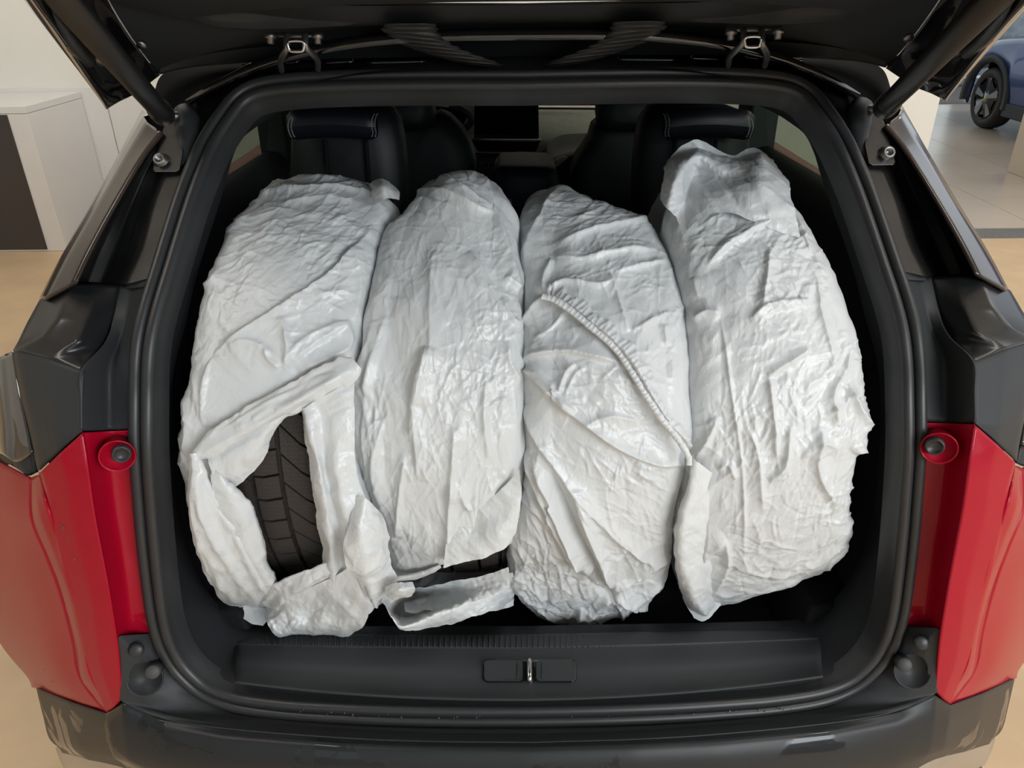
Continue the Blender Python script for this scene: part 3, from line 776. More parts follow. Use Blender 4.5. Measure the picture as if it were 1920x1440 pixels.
# ---- corner pads (black plastic at the foot of the aperture) and the ledge above the bumper
ledge = [[(217, 1201, -0.046), (226, 1192, -0.040), (286, 1188, 0.004), (289, 1190, 0.004)],
         [(219, 1225, -0.046), (245, 1222, -0.035), (285, 1220, -0.010), (304, 1228, 0.004)],
         [(222, 1262, -0.046), (250, 1262, -0.035), (300, 1262, -0.012), (331, 1266, 0.004)],
         [(226, 1300, -0.046), (268, 1300, -0.035), (330, 1300, -0.012), (375, 1303, 0.004)],
         [(230, 1316, -0.046), (300, 1332, -0.034), (380, 1334, -0.014), (438, 1328, 0.004)],
         [(300, 1346, -0.046), (400, 1354, -0.036), (480, 1350, -0.016), (532, 1342, 0.004)],
         [(420, 1365, -0.046), (520, 1368, -0.036), (590, 1362, -0.016), (638, 1349, 0.004)],
         [(633, 1382, -0.046), (680, 1379, -0.036), (720, 1370, -0.016), (740, 1354, 0.004)],
         [(800, 1389, -0.046), (830, 1385, -0.036), (850, 1375, -0.016), (860, 1356, 0.004)],
         [(985, 1391, -0.046), (985, 1387, -0.036), (985, 1376, -0.016), (985, 1356, 0.004)]]
LN = net(ledge); LN[-1, :, 0] = 0
ledges = both('bumper_ledge', LN, M_plastic, mode='cl', n=(420, 50), thick=0.002, hole=(273, 1270, 30, 29), join=0)
for s in (0, 1):
    def Q(u, v, f):
        p = S(u, v, f); return mir(p) if s else p
    ax = np.array([0.25 if not s else -0.25, -1, 0.55])
    lathe('buffer_pocket', [(0.0260, 0.0045), (0.0250, 0.0065), (0.0232, 0.0035), (0.0125, -0.028), (0.0, -0.028)], Q(273, 1271, -0.026), ax, M_plastic, CAR, 36)
    lathe('buffer_ring', [(0.0122, -0.02), (0.0122, -0.002), (0.0, -0.002)], Q(283, 1260, -0.020), ax, M_red, CAR, 24)
    lathe('rubber_buffer', [(0.0106, -0.02), (0.0103, 0.002), (0.0090, 0.0045), (0.0, 0.0045)], Q(287, 1259, -0.030), ax, M_buff, CAR, 24)
    lathe('plug', [(0.0105, -0.002), (0.0100, 0.002), (0.006, 0.0035), (0.0, 0.004)], Q(255, 1219, -0.034), ax, M_rubber, CAR, 24)

# ---- bumper
B = [[(68, 1291, 0.10), (130, 1316, 0.02), (199, 1338, -0.036), (229, 1318, -0.046), (300, 1348, -0.046), (420, 1367, -0.046), (633, 1384, -0.046), (800, 1391, -0.046), (985, 1393, -0.046)],
     [(80, 1340, 0.09), (140, 1358, 0.005), (204, 1370, -0.050), (232, 1366, -0.058), (300, 1378, -0.060), (420, 1392, -0.062), (633, 1405, -0.064), (800, 1410, -0.064), (985, 1412, -0.064)],
     [(92, 1384, 0.08), (148, 1400, -0.005), (212, 1414, -0.055), (240, 1420, -0.064), (300, 1432, -0.070), (420, 1446, -0.074), (633, 1460, -0.076), (800, 1466, -0.076), (985, 1468, -0.076)],
     [(112, 1404, 0.07), (160, 1418, 0.0), (222, 1430, -0.045), (252, 1442, -0.055), (310, 1470, -0.060), (430, 1500, -0.066), (640, 1530, -0.07), (800, 1540, -0.07), (985, 1545, -0.07)],
     [(120, 1420, 0.10), (170, 1432, 0.03), (230, 1450, -0.01), (262, 1470, -0.02), (320, 1520, -0.03), (440, 1560, -0.04), (640, 1600, -0.04), (800, 1610, -0.04), (985, 1620, -0.04)]]
BN = net(B); BN[:, -1, 0] = 0
both('bumper', BN, M_wet, mode='cl', n=(30, 96), thick=0.004, join=1)
both('bumper_strip', net([[(104, 1402, 0.10), (160, 1416, 0.02), (222, 1432, -0.03), (262, 1446, -0.045), (330, 1480, -0.055)],
                         [(112, 1425, 0.09), (165, 1440, 0.01), (230, 1462, -0.04), (270, 1480, -0.05), (340, 1520, -0.06)],
                         [(124, 1450, 0.09), (172, 1470, 0.02), (236, 1495, -0.03), (280, 1520, -0.045), (350, 1560, -0.055)]]), M_silver, mode='cub', n=(12, 30), thick=0.004)
both('bumper_skirt', net([[(112, 1404, 0.14), (150, 1440, 0.06), (240, 1490, 0.0), (400, 1560, -0.02)], [(135, 1480, 0.14), (180, 1520, 0.06), (260, 1580, 0.0), (400, 1640, -0.02)], [(200, 1700, 0.14), (240, 1720, 0.06), (300, 1760, 0.0), (400, 1800, -0.02)]]), M_plastic, mode='lin', n=(8, 12))

# ---- sill scuff plate with grooves, latch
def sill_grid():
    rows = []
    vs_l = [(1190, 0.118), (1193, 0.108), (1212, 0.086), (1220, 0.080), (1250, 0.052), (1275, 0.034), (1296, 0.016), (1312, -0.004)]
    for v, f in vs_l:
        r = []
        for u in np.linspace(440, 985, 40):
            k = ((985 - u) / 545.0)
            vv = v - (v - 1190) / 122 * 34 * k ** 2.2
            r.append(S(u, vv, f))
        rows.append(r)
    return np.array(rows)
SG = sill_grid(); SG[:, -1, 0] = 0
SG = np.concatenate([SG, mir(SG)[:, -2::-1]], 1)
SGf = spline_u(SG, 40)
sill = grid_mesh('sill_plate', SGf + np.array([0, -0.001, 0.002]), M_plastic, CAR)
solid(sill, 0.003)
# moulded ribs along the front edge of the sill
V, Fc = [], []
for k in range(96):
    x = -0.40 + 0.80 * k / 95
    P = []
    for v, f in ((1194, 0.106), (1217, 0.081)):
        u = 985 + x / 0.40 * 490
        kk = abs(985 - u) / 545.0
        P.append(S(u, v - (v - 1190) / 122 * 34 * kk ** 2.2, f) + np.array([0, -0.0005, 0.0035]))
    tv, tf = tube_geo([(linear(np.array(P), 3), 0.0011)], 5)
    b = len(V); V += tv; Fc += [tuple(b + i for i in f) for f in tf]
tag(mesh('sill_ribs', V, Fc, M_plastic, CAR, True), kind='stuff')
def onsill(u, v):
    # nearest grid point of the sill surface on this sight line
    uu, vv = proj(SGf.reshape(-1, 3)); i = np.argsort((uu - u) ** 2 + (vv - v) ** 2)[:3]
    w = 1 / (((uu[i] - u) ** 2 + (vv[i] - v) ** 2) + 1)
    y = (SGf.reshape(-1, 3)[i, 1] * w).sum() / w.sum()
    return at_y(np.array(u), np.array(v), y)
def rounded(u0, v0, u1, v1, r, n=6):
    pts = []
    for cx, cy, a0 in ((u1 - r, v1 - r, 0), (u0 + r, v1 - r, 90), (u0 + r, v0 + r, 180), (u1 - r, v0 + r, 270)):
        for t in np.linspace(a0, a0 + 90, n): pts.append((cx + r * math.cos(math.radians(t)), cy + r * math.sin(math.radians(t))))
    return pts
sn = np.array([0, -0.45, 0.89])
def plate(name, pts, lift0, lift1, matl, parent=CAR):
    lo = [onsill(u, v) + sn * lift0 for u, v in pts]; hi = [onsill(u, v) + sn * lift1 for u, v in pts]
    n = len(pts)
    return mesh(name, lo + hi, [tuple(range(n, 2 * n)), tuple(range(n))[::-1]] + [(i, (i + 1) % n, (i + 1) % n + n, i + n) for i in range(n)], matl, parent)
lr = plate('latch_recess', rounded(905, 1238, 1080, 1281, 9), -0.004, 0.0050, M_gloss)
for (ua, ub, ux) in ((908, 980, 971), (1005, 1077, 1016)):
    p = plate('latch_cover', rounded(ua, 1240, ub, 1279, 8), 0.0, 0.0078, M_plastic); bevel(p, 0.0008, 2)
    A = [onsill(ux, 1246) + sn * 0.0080, onsill(ux, 1274) + sn * 0.0080]
    tube('embossed_line', linear(np.array(A), 4), 0.0008, M_plastic, p, 6)
A = [onsill(993, 1238) + sn * 0.000, onsill(993, 1243) + sn * 0.008, onsill(993, 1262) + sn * 0.009, onsill(993, 1276) + sn * 0.008, onsill(993, 1281) + sn * 0.0]
tube('latch_striker', catmull(np.array(A), 20), 0.0040, M_chrome, CAR, 12)

# ---- raised tailgate
def TG(u, v, y): return at_y(np.array(float(u)), np.array(float(v)), y)
gate_rows = []   # underside skin: from the hinge edge to the rear
gl = [[(300, 140, 1.20), (348, 128, 1.22), (433, 120, 1.23), (540, 114, 1.235), (640, 110, 1.24), (800, 107, 1.24), (985, 106, 1.24)],
      [(262, 92, 1.08), (340, 92, 1.14), (420, 84, 1.16), (530, 70, 1.17), (640, 62, 1.17), (800, 58, 1.17), (985, 57, 1.17)],
      [(215, 20, 0.98), (320, 20, 1.06), (420, 30, 1.10), (520, 40, 1.12), (640, 44, 1.12), (800, 42, 1.12), (985, 41, 1.12)],
      [(175, -60, 0.88), (300, -60, 0.95), (420, -30, 1.02), (520, 0, 1.06), (640, 10, 1.08), (800, 10, 1.08), (985, 10, 1.08)]]
G = np.array([[TG(*p) for p in r] for r in gl]); G[:, -1, 0] = 0
TAIL = both('tailgate_inner_skin', G, M_plastic, mode='cub', n=(30, 50), join=1)
# lower trim moulding (lighter bevel band), then the flat trim panel above
mould = [[(320, 15, 1.05), (400, 50, 1.10), (480, 55, 1.11), (560, 53, 1.12), (650, 48, 1.12), (690, 40, 1.12), (800, 39, 1.12), (985, 40, 1.12)],
         [(322, 10, 1.044), (405, 40, 1.094), (482, 44, 1.104), (562, 42, 1.114), (650, 38, 1.114), (692, 34, 1.114), (800, 33, 1.114), (985, 34, 1.114)],
         [(330, 4, 1.034), (410, 16, 1.084), (490, 16, 1.094), (570, 15, 1.104), (650, 14, 1.104), (700, 14, 1.104), (800, 14, 1.104), (985, 15, 1.104)],
         [(335, -30, 0.96), (420, -6, 1.03), (500, 4, 1.05), (580, 5, 1.055), (650, 5, 1.055), (700, 5, 1.055), (800, 5, 1.055), (985, 6, 1.055)]]
G = np.array([[TG(*p) for p in r] for r in mould]); G[:, -1, 0] = 0
both('tailgate_trim_bevel', G, M_plastic, mode='cl', n=(30, 60), join=1)
# outline of the rest of the gate, above and behind the photographer's head
for s in (0,):
    yy = np.linspace(1.05, -0.05, 16)
    P = [[(x, y, 1.672 + 0.165 * (1.05 - y) + 0.02 * math.sin((1.05 - y) * 2.8) - 0.05 * (abs(x) / 0.62) ** 3) for x in np.linspace(-1, 1, 21) * (0.42 + 0.14 * min(1, (1.05 - y) / 0.6))] for y in yy]
    grid_mesh('tailgate_trim_panel', np.array(P), M_plastic, CAR)
    P = [[(x * k, y, 1.70 + 0.18 * (1.25 - y) + 0.05 * math.sin((1.25 - y) * 2.4) - 0.05 * (abs(x) / 0.7) ** 3) for k in (0.62 + 0.38 * min(1, (1.22 - y) / 0.8),) for x in np.linspace(-0.70, 0.70, 21)] for y in np.linspace(1.22, -0.12, 18)]
    grid_mesh('tailgate_outer_skin', np.array(P)[:, ::-1], M_gloss, CAR)
# side fins of the gate
fin = [[(42, 0, 0.70), (46, 0, 0.66), (64, 0, 0.64), (95, 0, 0.70), (150, 0, 0.86), (215, 10, 0.98)],
       [(95, 68, 0.80), (100, 70, 0.76), (118, 70, 0.75), (140, 66, 0.82), (185, 55, 0.95), (240, 55, 1.04)],
       [(150, 138, 0.90), (155, 142, 0.87), (168, 140, 0.87), (182, 130, 0.93), (215, 112, 1.02), (268, 95, 1.10)],
       [(186, 186, 0.96), (192, 192, 0.94), (202, 186, 0.94), (216, 172, 0.98), (250, 150, 1.07), (290, 125, 1.16)],
       [(196, 202, 0.98), (200, 205, 0.965), (208, 200, 0.965), (225, 190, 0.99), (256, 174, 1.08), (300, 141, 1.19)]]
finu = [[(-40, -110, 0.55), (-36, -110, 0.52), (-10, -110, 0.50), (20, -110, 0.55), (100, -100, 0.74), (175, -70, 0.88)]]
G = np.array([[TG(*p) for p in r] for r in finu + fin])
both('tailgate_fin', G, M_gloss, mode='cub', n=(40, 30), thick=0.004)
for s in (0, 1):
    def Q(u, v, y):
        p = TG(u, v, y); return mir(p) if s else p
    tube('gate_weatherstrip', catmull(np.array([Q(20, -100, 0.60), Q(78, 0, 0.70), (Q(110, 45, 0.75)), Q(140, 88, 0.80), Q(165, 112, 0.88)]), 30), 0.008, M_rubber, CAR, 10)
    lathe('screw', [(0.006, 0), (0.006, 0.004), (0.0, 0.005)], Q(266, 82, 1.03), (0, -0.8, -0.6), M_steel, CAR, 12)
    lathe('screw', [(0.011, 0), (0.009, 0.006), (0.0, 0.008)], Q(183, 106, 0.90), (0.3 if s else -0.3, -0.8, -0.6), M_steel, CAR, 12)
    # panel step beside the lower edge
    q = np.array([[Q(302, 120, 1.175), Q(338, 112, 1.18), Q(420, 96, 1.17), Q(520, 86, 1.165)], [Q(300, 136, 1.18), Q(342, 126, 1.19), Q(426, 116, 1.205), Q(540, 108, 1.21)]])
    grid_mesh('gate_edge_step', spline_u(np.swapaxes(q, 0, 1), 20), M_plastic, CAR)
    # hinge: flange, two bent rods, cross loop, bolts
    hg = empty('hinge', tuple(Q(560, 95, 1.10))); hg.parent = CAR; hg.matrix_parent_inverse = Matrix.Translation((0, -1.6, 0)); PLOC[hg.name] = tuple(Q(560, 95, 1.10))
    q = np.array([[Q(500, 60, 1.095), Q(540, 61, 1.09), Q(580, 61, 1.09), Q(604, 60, 1.095)], [Q(502, 66, 1.09), Q(540, 68, 1.085), Q(580, 68, 1.085), Q(603, 66, 1.09)]])
    solid(grid_mesh('flange', q, M_steel, hg, smooth=False), 0.003)
    for u in (507, 595):
        lathe('bolt', [(0.0075, 0), (0.0075, 0.005), (0.0045, 0.006), (0.0045, 0.012), (0.0, 0.012)], Q(u, 64, 1.085), (0, -0.3, -1), M_steel, hg, 14)
    for pts in ([(538, 64, 1.08), (538, 80, 1.07), (537, 92, 1.07), (528, 108, 1.09), (526, 118, 1.13), (528, 132, 1.17)], [(572, 64, 1.08), (572, 80, 1.07), (574, 90, 1.07), (590, 106, 1.09), (596, 116, 1.13), (596, 130, 1.17)]):
        tube('rod', catmull(np.array([Q(*p) for p in pts]), 26), 0.0042, M_steel, hg, 10)
    tube('cross_loop', catmull(np.array([Q(*p) for p in ((541, 78, 1.066), (568, 78, 1.066), (569, 92, 1.066), (565, 96, 1.066), (546, 96, 1.066), (542, 92, 1.066))]), 40, closed=True), 0.0022, M_chrome, hg, 8)
    # corrugated wiring bellows
    bl = empty('wiring_bellows', tuple(Q(770, 60, 1.08))); bl.parent = CAR; bl.matrix_parent_inverse = Matrix.Translation((0, -1.6, 0)); PLOC[bl.name] = tuple(Q(770, 60, 1.08))
    lev = np.linspace(0, 1, 90); nseg = 30; a = np.linspace(0, 2 * np.pi, nseg, endpoint=False)
    vv_ = np.interp(lev, [0, 1], [44, 124]); uc = np.interp(vv_, [44, 58, 70, 85, 95, 105, 116, 124], [768, 768, 780, 803, 828, 856, 886, 900])
    wu = np.interp(vv_, [44, 50, 62, 85, 105, 116, 124], [48, 54, 55, 64, 66, 60, 40]); yy_ = np.interp(vv_, [44, 124], [1.085, 1.17])
    rows = []
    for k in range(len(lev)):
        ph = (vv_[k] / 9.0) % 1.0
        rib = 1 - 0.13 * (ph if ph < 0.75 else (1 - ph) * 3)
        sc_ = yy_[k] / 1.09 / F; row = []
        for t in a:
            du = wu[k] * rib * math.cos(t); row.append(Q(uc[k] + du, vv_[k] + 0.10 * du * (vv_[k] > 62), yy_[k] - 30 * sc_ * rib * math.sin(t)))
        rows.append(row)
    rows = np.array(rows)
    for lo, hi, nm in ((0, 21, 'flange'), (20, 90, 'pleats')):
        grid_mesh(nm, np.concatenate([rows[lo:hi], rows[lo:hi, :1]], 1), M_rubber, bl)

# ================================================================== CAR INTERIOR
def seat_back(name, outline, y, depth, matl, parent):
    """upholstered back: outline in the x-z plane (px at distance y), rounded edges"""
    P = np.array([TG(u, v, y) for u, v in outline]); n = len(P); c = P.mean(0)
    rings = []
    for k, (sc_, dy) in enumerate(((0.0, -0.010), (0.5, -0.008), (0.86, 0.0), (0.97, 0.02), (1.0, 0.05), (0.97, depth - 0.02), (0.8, depth), (0.0, depth))):
        R = c + (P - c) * max(sc_, 1e-3); R[:, 1] = y + dy + (R[:, 2] - c[2]) * 0.18
        rings.append(R)
    return grid_mesh(name, np.swapaxes(np.array(rings), 0, 1), matl, parent, closed_u=True)
def stitched(parent, pts, y):
    V, Fc = [], []
    P = catmull(np.array([TG(u, v, y) for u, v in pts]), 60)
    for i in range(0, 58, 4):
        tv, tf = tube_geo([(P[i:i + 3], 0.0011)], 5); b = len(V); V += tv; Fc += [tuple(b + k for k in f) for f in tf]
    tag(mesh('stitching', V, Fc, M_stitch, parent, True), kind='stuff')
for s in (0, 1):
    fx = (lambda u: u) if not s else (lambda u: 1952 - u)
    ol = [(530, 460), (534, 380), (538, 300), (536, 240), (545, 216), (575, 205), (640, 200), (700, 202), (728, 210), (744, 232), (754, 270), (760, 320), (764, 380), (766, 460)]
    ol = [(fx(u), v) for u, v in ol]
    st_ = seat_back('rear_seat', ol if not s else ol[::-1], 1.78, 0.12, M_leather2, CAR)
    # horizontal head bolster
    n = 24
    a = np.linspace(0, 2 * np.pi, 16, endpoint=False)
    rows = []
    for k in range(n):
        t = k / (n - 1); u = 541 + t * (706 - 541)
        vc = 234 - 6 * math.sin(math.pi * t); hv = 27 * min(1, (math.sin(math.pi * min(max(t, 0.02), 0.98)) * 6)) ** 0.35
        c = TG(fx(u), vc + 2, 1.735); r = hv * 1.735 / 1.04 / F
        rows.append([c + np.array([0, -0.75 * r * math.cos(b), r * math.sin(b)]) for b in a])
    rows = np.array(rows)
    hb = grid_mesh('head_bolster', np.concatenate([rows, rows[:, :1]], 1), M_leather, st_)
    for du in (0, 6):
        stitched(st_, [(fx(702 + du), 213), (fx(698 + du), 222), (fx(697 + du), 236), (fx(699 + du), 250), (fx(697 + du), 257)], 1.705)
        stitched(st_, [(fx(549 - du), 222), (fx(546 - du), 235), (fx(548 - du), 248), (fx(553 - du), 258)], 1.705)
    for u in (610, 686):
        tube('seam_groove', linear(np.array([TG(fx(u), 262, 1.762), TG(fx(u + 5), 330, 1.755), TG(fx(u + 8), 400, 1.75)]), 12), 0.005, M_dark, st_, 8)
    # front seats
    ol = [(650, 420), (652, 300), (655, 240), (668, 228), (730, 226), (800, 226), (822, 214), (842, 222), (866, 244), (884, 270), (892, 300), (893, 420)]
    fu = (lambda u: u) if not s else (lambda u: 1934 - u)
    if s: ol = [(1252, 420), (1252, 300), (1250, 240), (1240, 228), (1180, 226), (1128, 228), (1114, 240), (1107, 262), (1094, 282), (1080, 300), (1070, 330), (1066, 420)]
    fs = seat_back('front_seat', ol if not s else ol[::-1], 2.45, 0.14, M_leather2, CAR)
    ol = [(672, 246), (668, 215), (672, 186), (700, 172), (750, 168), (795, 172), (812, 186), (816, 212), (812, 240), (790, 248)]
    ol = [(fu(u), v) for u, v in ol]
    seat_back('headrest', ol if not s else ol[::-1], 2.42, 0.10, M_leather2, fs)
# dashboard
da = box('dashboard', -0.66, 0.66, 3.12, 3.9, 0.70, 1.02, M_trim, CAR, 0.03, 3)
P = np.array([[TG(u, v, y) for u in np.linspace(760, 1240, 14)] for v, y in ((198, 3.50), (201, 3.32), (206, 3.26), (232, 3.16), (262, 3.10), (290, 3.08), (320, 3.08))])
grid_mesh('dash_fabric', spline_u(P, 24), M_beige, da)
tube('dash_edge', [TG(u, 203 + (u - 1000) * 0.01, 3.245) for u in np.linspace(770, 1240, 12)], 0.004, M_trim, da, 8)
def slab(name, pts, y, th, matl, parent, rake=0.0):
    P = np.array([TG(u, v, y) for u, v in pts]); c = P[:, 2].mean()
    P[:, 1] += (P[:, 2] - c) * rake; n = len(P); Q2 = P + np.array([0, th, 0])
    return mesh(name, list(P) + list(Q2), [tuple(range(n)), tuple(range(n, 2 * n))[::-1]] + [(i, i + n, (i + 1) % n + n, (i + 1) % n) for i in range(n)], matl, parent)
sc0 = slab('touch_screen', rounded(889, 193, 1010, 258, 3, 3), 2.98, 0.02, M_trim, CAR, 0.4)
slab('screen_glass', rounded(892, 196, 1006, 251, 2, 3), 2.972, 0.004, M_screen, sc0, 0.4)
vt = slab('air_vent', [(884, 262), (1016, 263), (1004, 284), (990, 286), (896, 284)], 2.97, 0.05, M_gloss, CAR)
tube('vent_trim', [TG(881, 260, 2.965), TG(900, 263, 2.96), TG(1000, 265, 2.96), TG(1013, 263, 2.96), TG(1008, 276, 2.96), TG(996, 284, 2.96)], 0.0028, M_steel, vt, 8)
for v in (270, 276):
    tube('vane', [TG(900, v, 2.962), TG(994, v, 2.962)], 0.0025, M_trim, vt, 6)
slab('vent_tab', [(917, 272), (931, 272), (931, 275), (917, 275)], 2.955, 0.004, M_chrome, vt)
lathe('instrument_hood', [(0.17, 0.0), (0.185, 0.03), (0.18, 0.12)], TG(822, 220, 3.10), (0, 1, 0.25), M_beige, CAR, 30)
slab('instrument_display', [(790, 238), (780, 215), (790, 203), (820, 199), (852, 204), (876, 219), (868, 236), (846, 246), (810, 246)], 3.06, 0.01, M_blue_scr, CAR)
tube('steering_wheel', catmull(np.array([TG(u, v, 2.90) for u, v in ((842, 200), (866, 206), (883, 220), (878, 236), (862, 244))]), 20), 0.012, M_leather2, CAR, 10)
# centre console
P = np.array([[TG(*q) for q in r] for r in ([(880, 286, 2.96), (1000, 288, 2.96), (1030, 268, 2.97), (1050, 254, 2.98), (1090, 250, 2.98), (1140, 251, 2.98)],
                                           [(880, 300, 2.9), (990, 300, 2.9), (1030, 290, 2.85), (1060, 280, 2.85), (1090, 276, 2.85), (1140, 276, 2.85)],
                                           [(870, 345, 2.7), (960, 345, 2.7), (1030, 310, 2.7), (1060, 300, 2.7), (1090, 296, 2.7), (1140, 296, 2.7)],
                                           [(860, 400, 2.6), (960, 400, 2.6), (1030, 400, 2.6), (1060, 400, 2.6), (1090, 400, 2.6), (1140, 400, 2.6)])])
cs = grid_mesh('centre_console', np.swapaxes(spline_u(np.swapaxes(spline_u(P, 20), 0, 1), 24), 0, 1), mat('dark_green_grey_trim', (0.014, 0.022, 0.022), 0.6), CAR)
slab('console_side', [(1000, 312), (1040, 302), (1058, 293), (1064, 296), (1046, 312), (1030, 320)], 2.68, 0.01, M_beige, cs)
for k in range(7):
    u = 906 + k * 12
    slab('toggle_switch', rounded(u, 306, u + 9, 312, 2, 3), 2.68, 0.012, M_chrome if k < 6 else M_chrome, cs)
slab('hazard_light', rounded(974, 305, 986, 311, 2, 3), 2.67, 0.006, emis('red_indicator', (1.0, 0.10, 0.05), 1.2), cs)
ol = [(920, 420), (925, 330), (936, 316), (980, 314), (1030, 316), (1044, 322), (1050, 345), (1050, 420)]
ar = seat_back('armrest', ol, 2.30, 0.25, mat('navy_leather', (0.012, 0.012, 0.04), 0.45), CAR)
stitched(ar, [(1036, 320), (1042, 332), (1043, 350), (1043, 370)], 2.285)
stitched(ar, [(1041, 320), (1047, 332), (1048, 350), (1048, 370)], 2.285)

# ---- water drops standing on the wet bumper and paint
rng = random.Random(5)
V, Fc = [], []
def drop(p, nrm, r):
    nrm = np.array(nrm, float); nrm /= np.linalg.norm(nrm); e1 = np.cross(nrm, [0, 0, 1.0]); e1 /= np.linalg.norm(e1); e2 = np.cross(nrm, e1)
    b = len(V); n = 10
    for rr, hh in ((1.0, 0.0), (0.85, 0.35), (0.5, 0.62)):
        for k in range(n):
            a = 2 * math.pi * k / n; V.append(p + nrm * hh * r * 0.8 + r * rr * (math.cos(a) * e1 + 1.15 * math.sin(a) * e2))
    V.append(p + nrm * 0.7 * r * 0.8)
    for i in range(2):
        for k in range(n): Fc.append((b + i * n + k, b + i * n + (k + 1) % n, b + (i + 1) * n + (k + 1) % n, b + (i + 1) * n + k))
    for k in range(n): Fc.append((b + 2 * n + k, b + 2 * n + (k + 1) % n, b + 3 * n))
for (u, v) in ((1683, 1352), (1426, 1391), (1448, 1390), (1470, 1387), (1308, 1420), (953, 1412), (1017, 1412), (1048, 1416), (1096, 1413), (1218, 1410), (1232, 1406), (778, 1436), (676, 1410), (745, 1410), (825, 1418), (1358, 1411), (1500, 1405), (1560, 1398)):
    drop(S(u, v, -0.052 - 0.02 * max(0, (v - 1395) / 70)), (0, -0.75, 0.65), rng.uniform(0.0022, 0.0036))
for k in range(26):
    u = rng.uniform(560, 1500); kk = abs(u - 985) / 545
    drop(S(u, 1345 - 22 * kk ** 2.4 + rng.uniform(-3, 3), -0.009), (0, -0.6, 0.8), rng.uniform(0.0008, 0.0016))
for (u, v, f) in ((110, 1225, 0.02), (122, 1262, 0.02), (98, 1278, 0.05), (84, 1256, 0.06), (118, 990, -0.05), (128, 1010, -0.055), (140, 1050, -0.055), (1800, 1150, 0.0), (1860, 1228, 0.03), (1895, 1150, 0.06)):
    drop(S(u, v, f - 0.004), (0, -1, 0.2), rng.uniform(0.001, 0.002))
M_water = mat('clear_water', (0.02, 0.02, 0.02), 0.02, 0, 0.5, 1.0, 0.0)
tag(mesh('water_drops', V, Fc, M_water, CAR, True), kind='stuff')

# ================================================================== TYRES AND BAGS
YC, ZC = 1.20, 1.068
def build_tyre(xc, label, half_w=0.092, R=0.340):
    t = empty('tyre', (xc, YC, ZC - R)); PLOC[t.name] = (xc, YC, ZC - R)
    tag(t, label, 'tyre', 'bagged car tyres standing in the boot')
    prof = [(-half_w + 0.02, 0.225), (-half_w + 0.002, 0.24), (-half_w - 0.004, 0.28), (-half_w, 0.312), (-half_w + 0.012, R - 0.014), (-half_w * 0.5, R - 0.0085), (0, R - 0.008), (half_w * 0.5, R - 0.0085), (half_w - 0.012, R - 0.014), (half_w, 0.312), (half_w + 0.004, 0.28), (half_w - 0.002, 0.24), (half_w - 0.02, 0.225)]
    a = np.linspace(0, 2 * np.pi, 120, endpoint=False)
    pr = catmull(np.array(prof), 50)
    P = np.stack([np.stack([np.full_like(a, xc + x), YC - r * np.sin(a), ZC + r * np.cos(a)], -1) for x, r in pr], 1)
    grid_mesh('carcass', P, M_tyre, t, closed_u=True)
    # tread blocks: slanted rows between the main grooves, raised from the carcass
    rows = [(-0.98 * half_w, -0.060, 0.010, 0.022, 56), (-0.053, -0.020, 0.004, 0.018, 56), (-0.013, 0.026, 0.030, 0.018, 50), (0.031, 0.058, 0.026, 0.016, 50), (0.064, 0.98 * half_w, 0.010, 0.016, 56)]
    V, Fc = [], []
    def rad(x): return R - 0.0005 - 0.020 * (abs(x) / half_w) ** 5
    for x0, x1, slant, _, n in rows:
        da = 2 * math.pi / n
        for k in range(n):
            g = 0.0042 / R
            b = len(V)
            nx = 4
            for h in (0, 1):
                for i in range(nx):
                    x = x0 + (x1 - x0) * i / (nx - 1); sh = slant / R * ((x - x0) / (x1 - x0)) + (0.004 / R) * math.sin(9 * x / half_w)
                    r = rad(x) + (-0.012 if h else 0.0)
                    for al in (k * da + g / 2 + sh, (k + 0.5) * da + sh, (k + 1) * da - g / 2 + sh):
                        V.append((xc + x, YC - r * math.sin(al), ZC + r * math.cos(al)))
            for i in range(nx - 1):
                for j in range(2): Fc.append((b + i * 3 + j, b + i * 3 + j + 1, b + (i + 1) * 3 + j + 1, b + (i + 1) * 3 + j))
            o = nx * 3
            for i in range(nx - 1):
                Fc.append((b + i * 3, b + (i + 1) * 3, b + o + (i + 1) * 3, b + o + i * 3)); Fc.append((b + i * 3 + 2, b + o + i * 3 + 2, b + o + (i + 1) * 3 + 2, b + (i + 1) * 3 + 2))
            for j in range(2):
                Fc.append((b + j, b + o + j, b + o + j + 1, b + j + 1)); Fc.append((b + (nx - 1) * 3 + j, b + (nx - 1) * 3 + j + 1, b + o + (nx - 1) * 3 + j + 1, b + o + (nx - 1) * 3 + j))
    tb = mesh('tread_blocks', V, Fc, M_tread, t); tag(tb, kind='stuff')
    return t
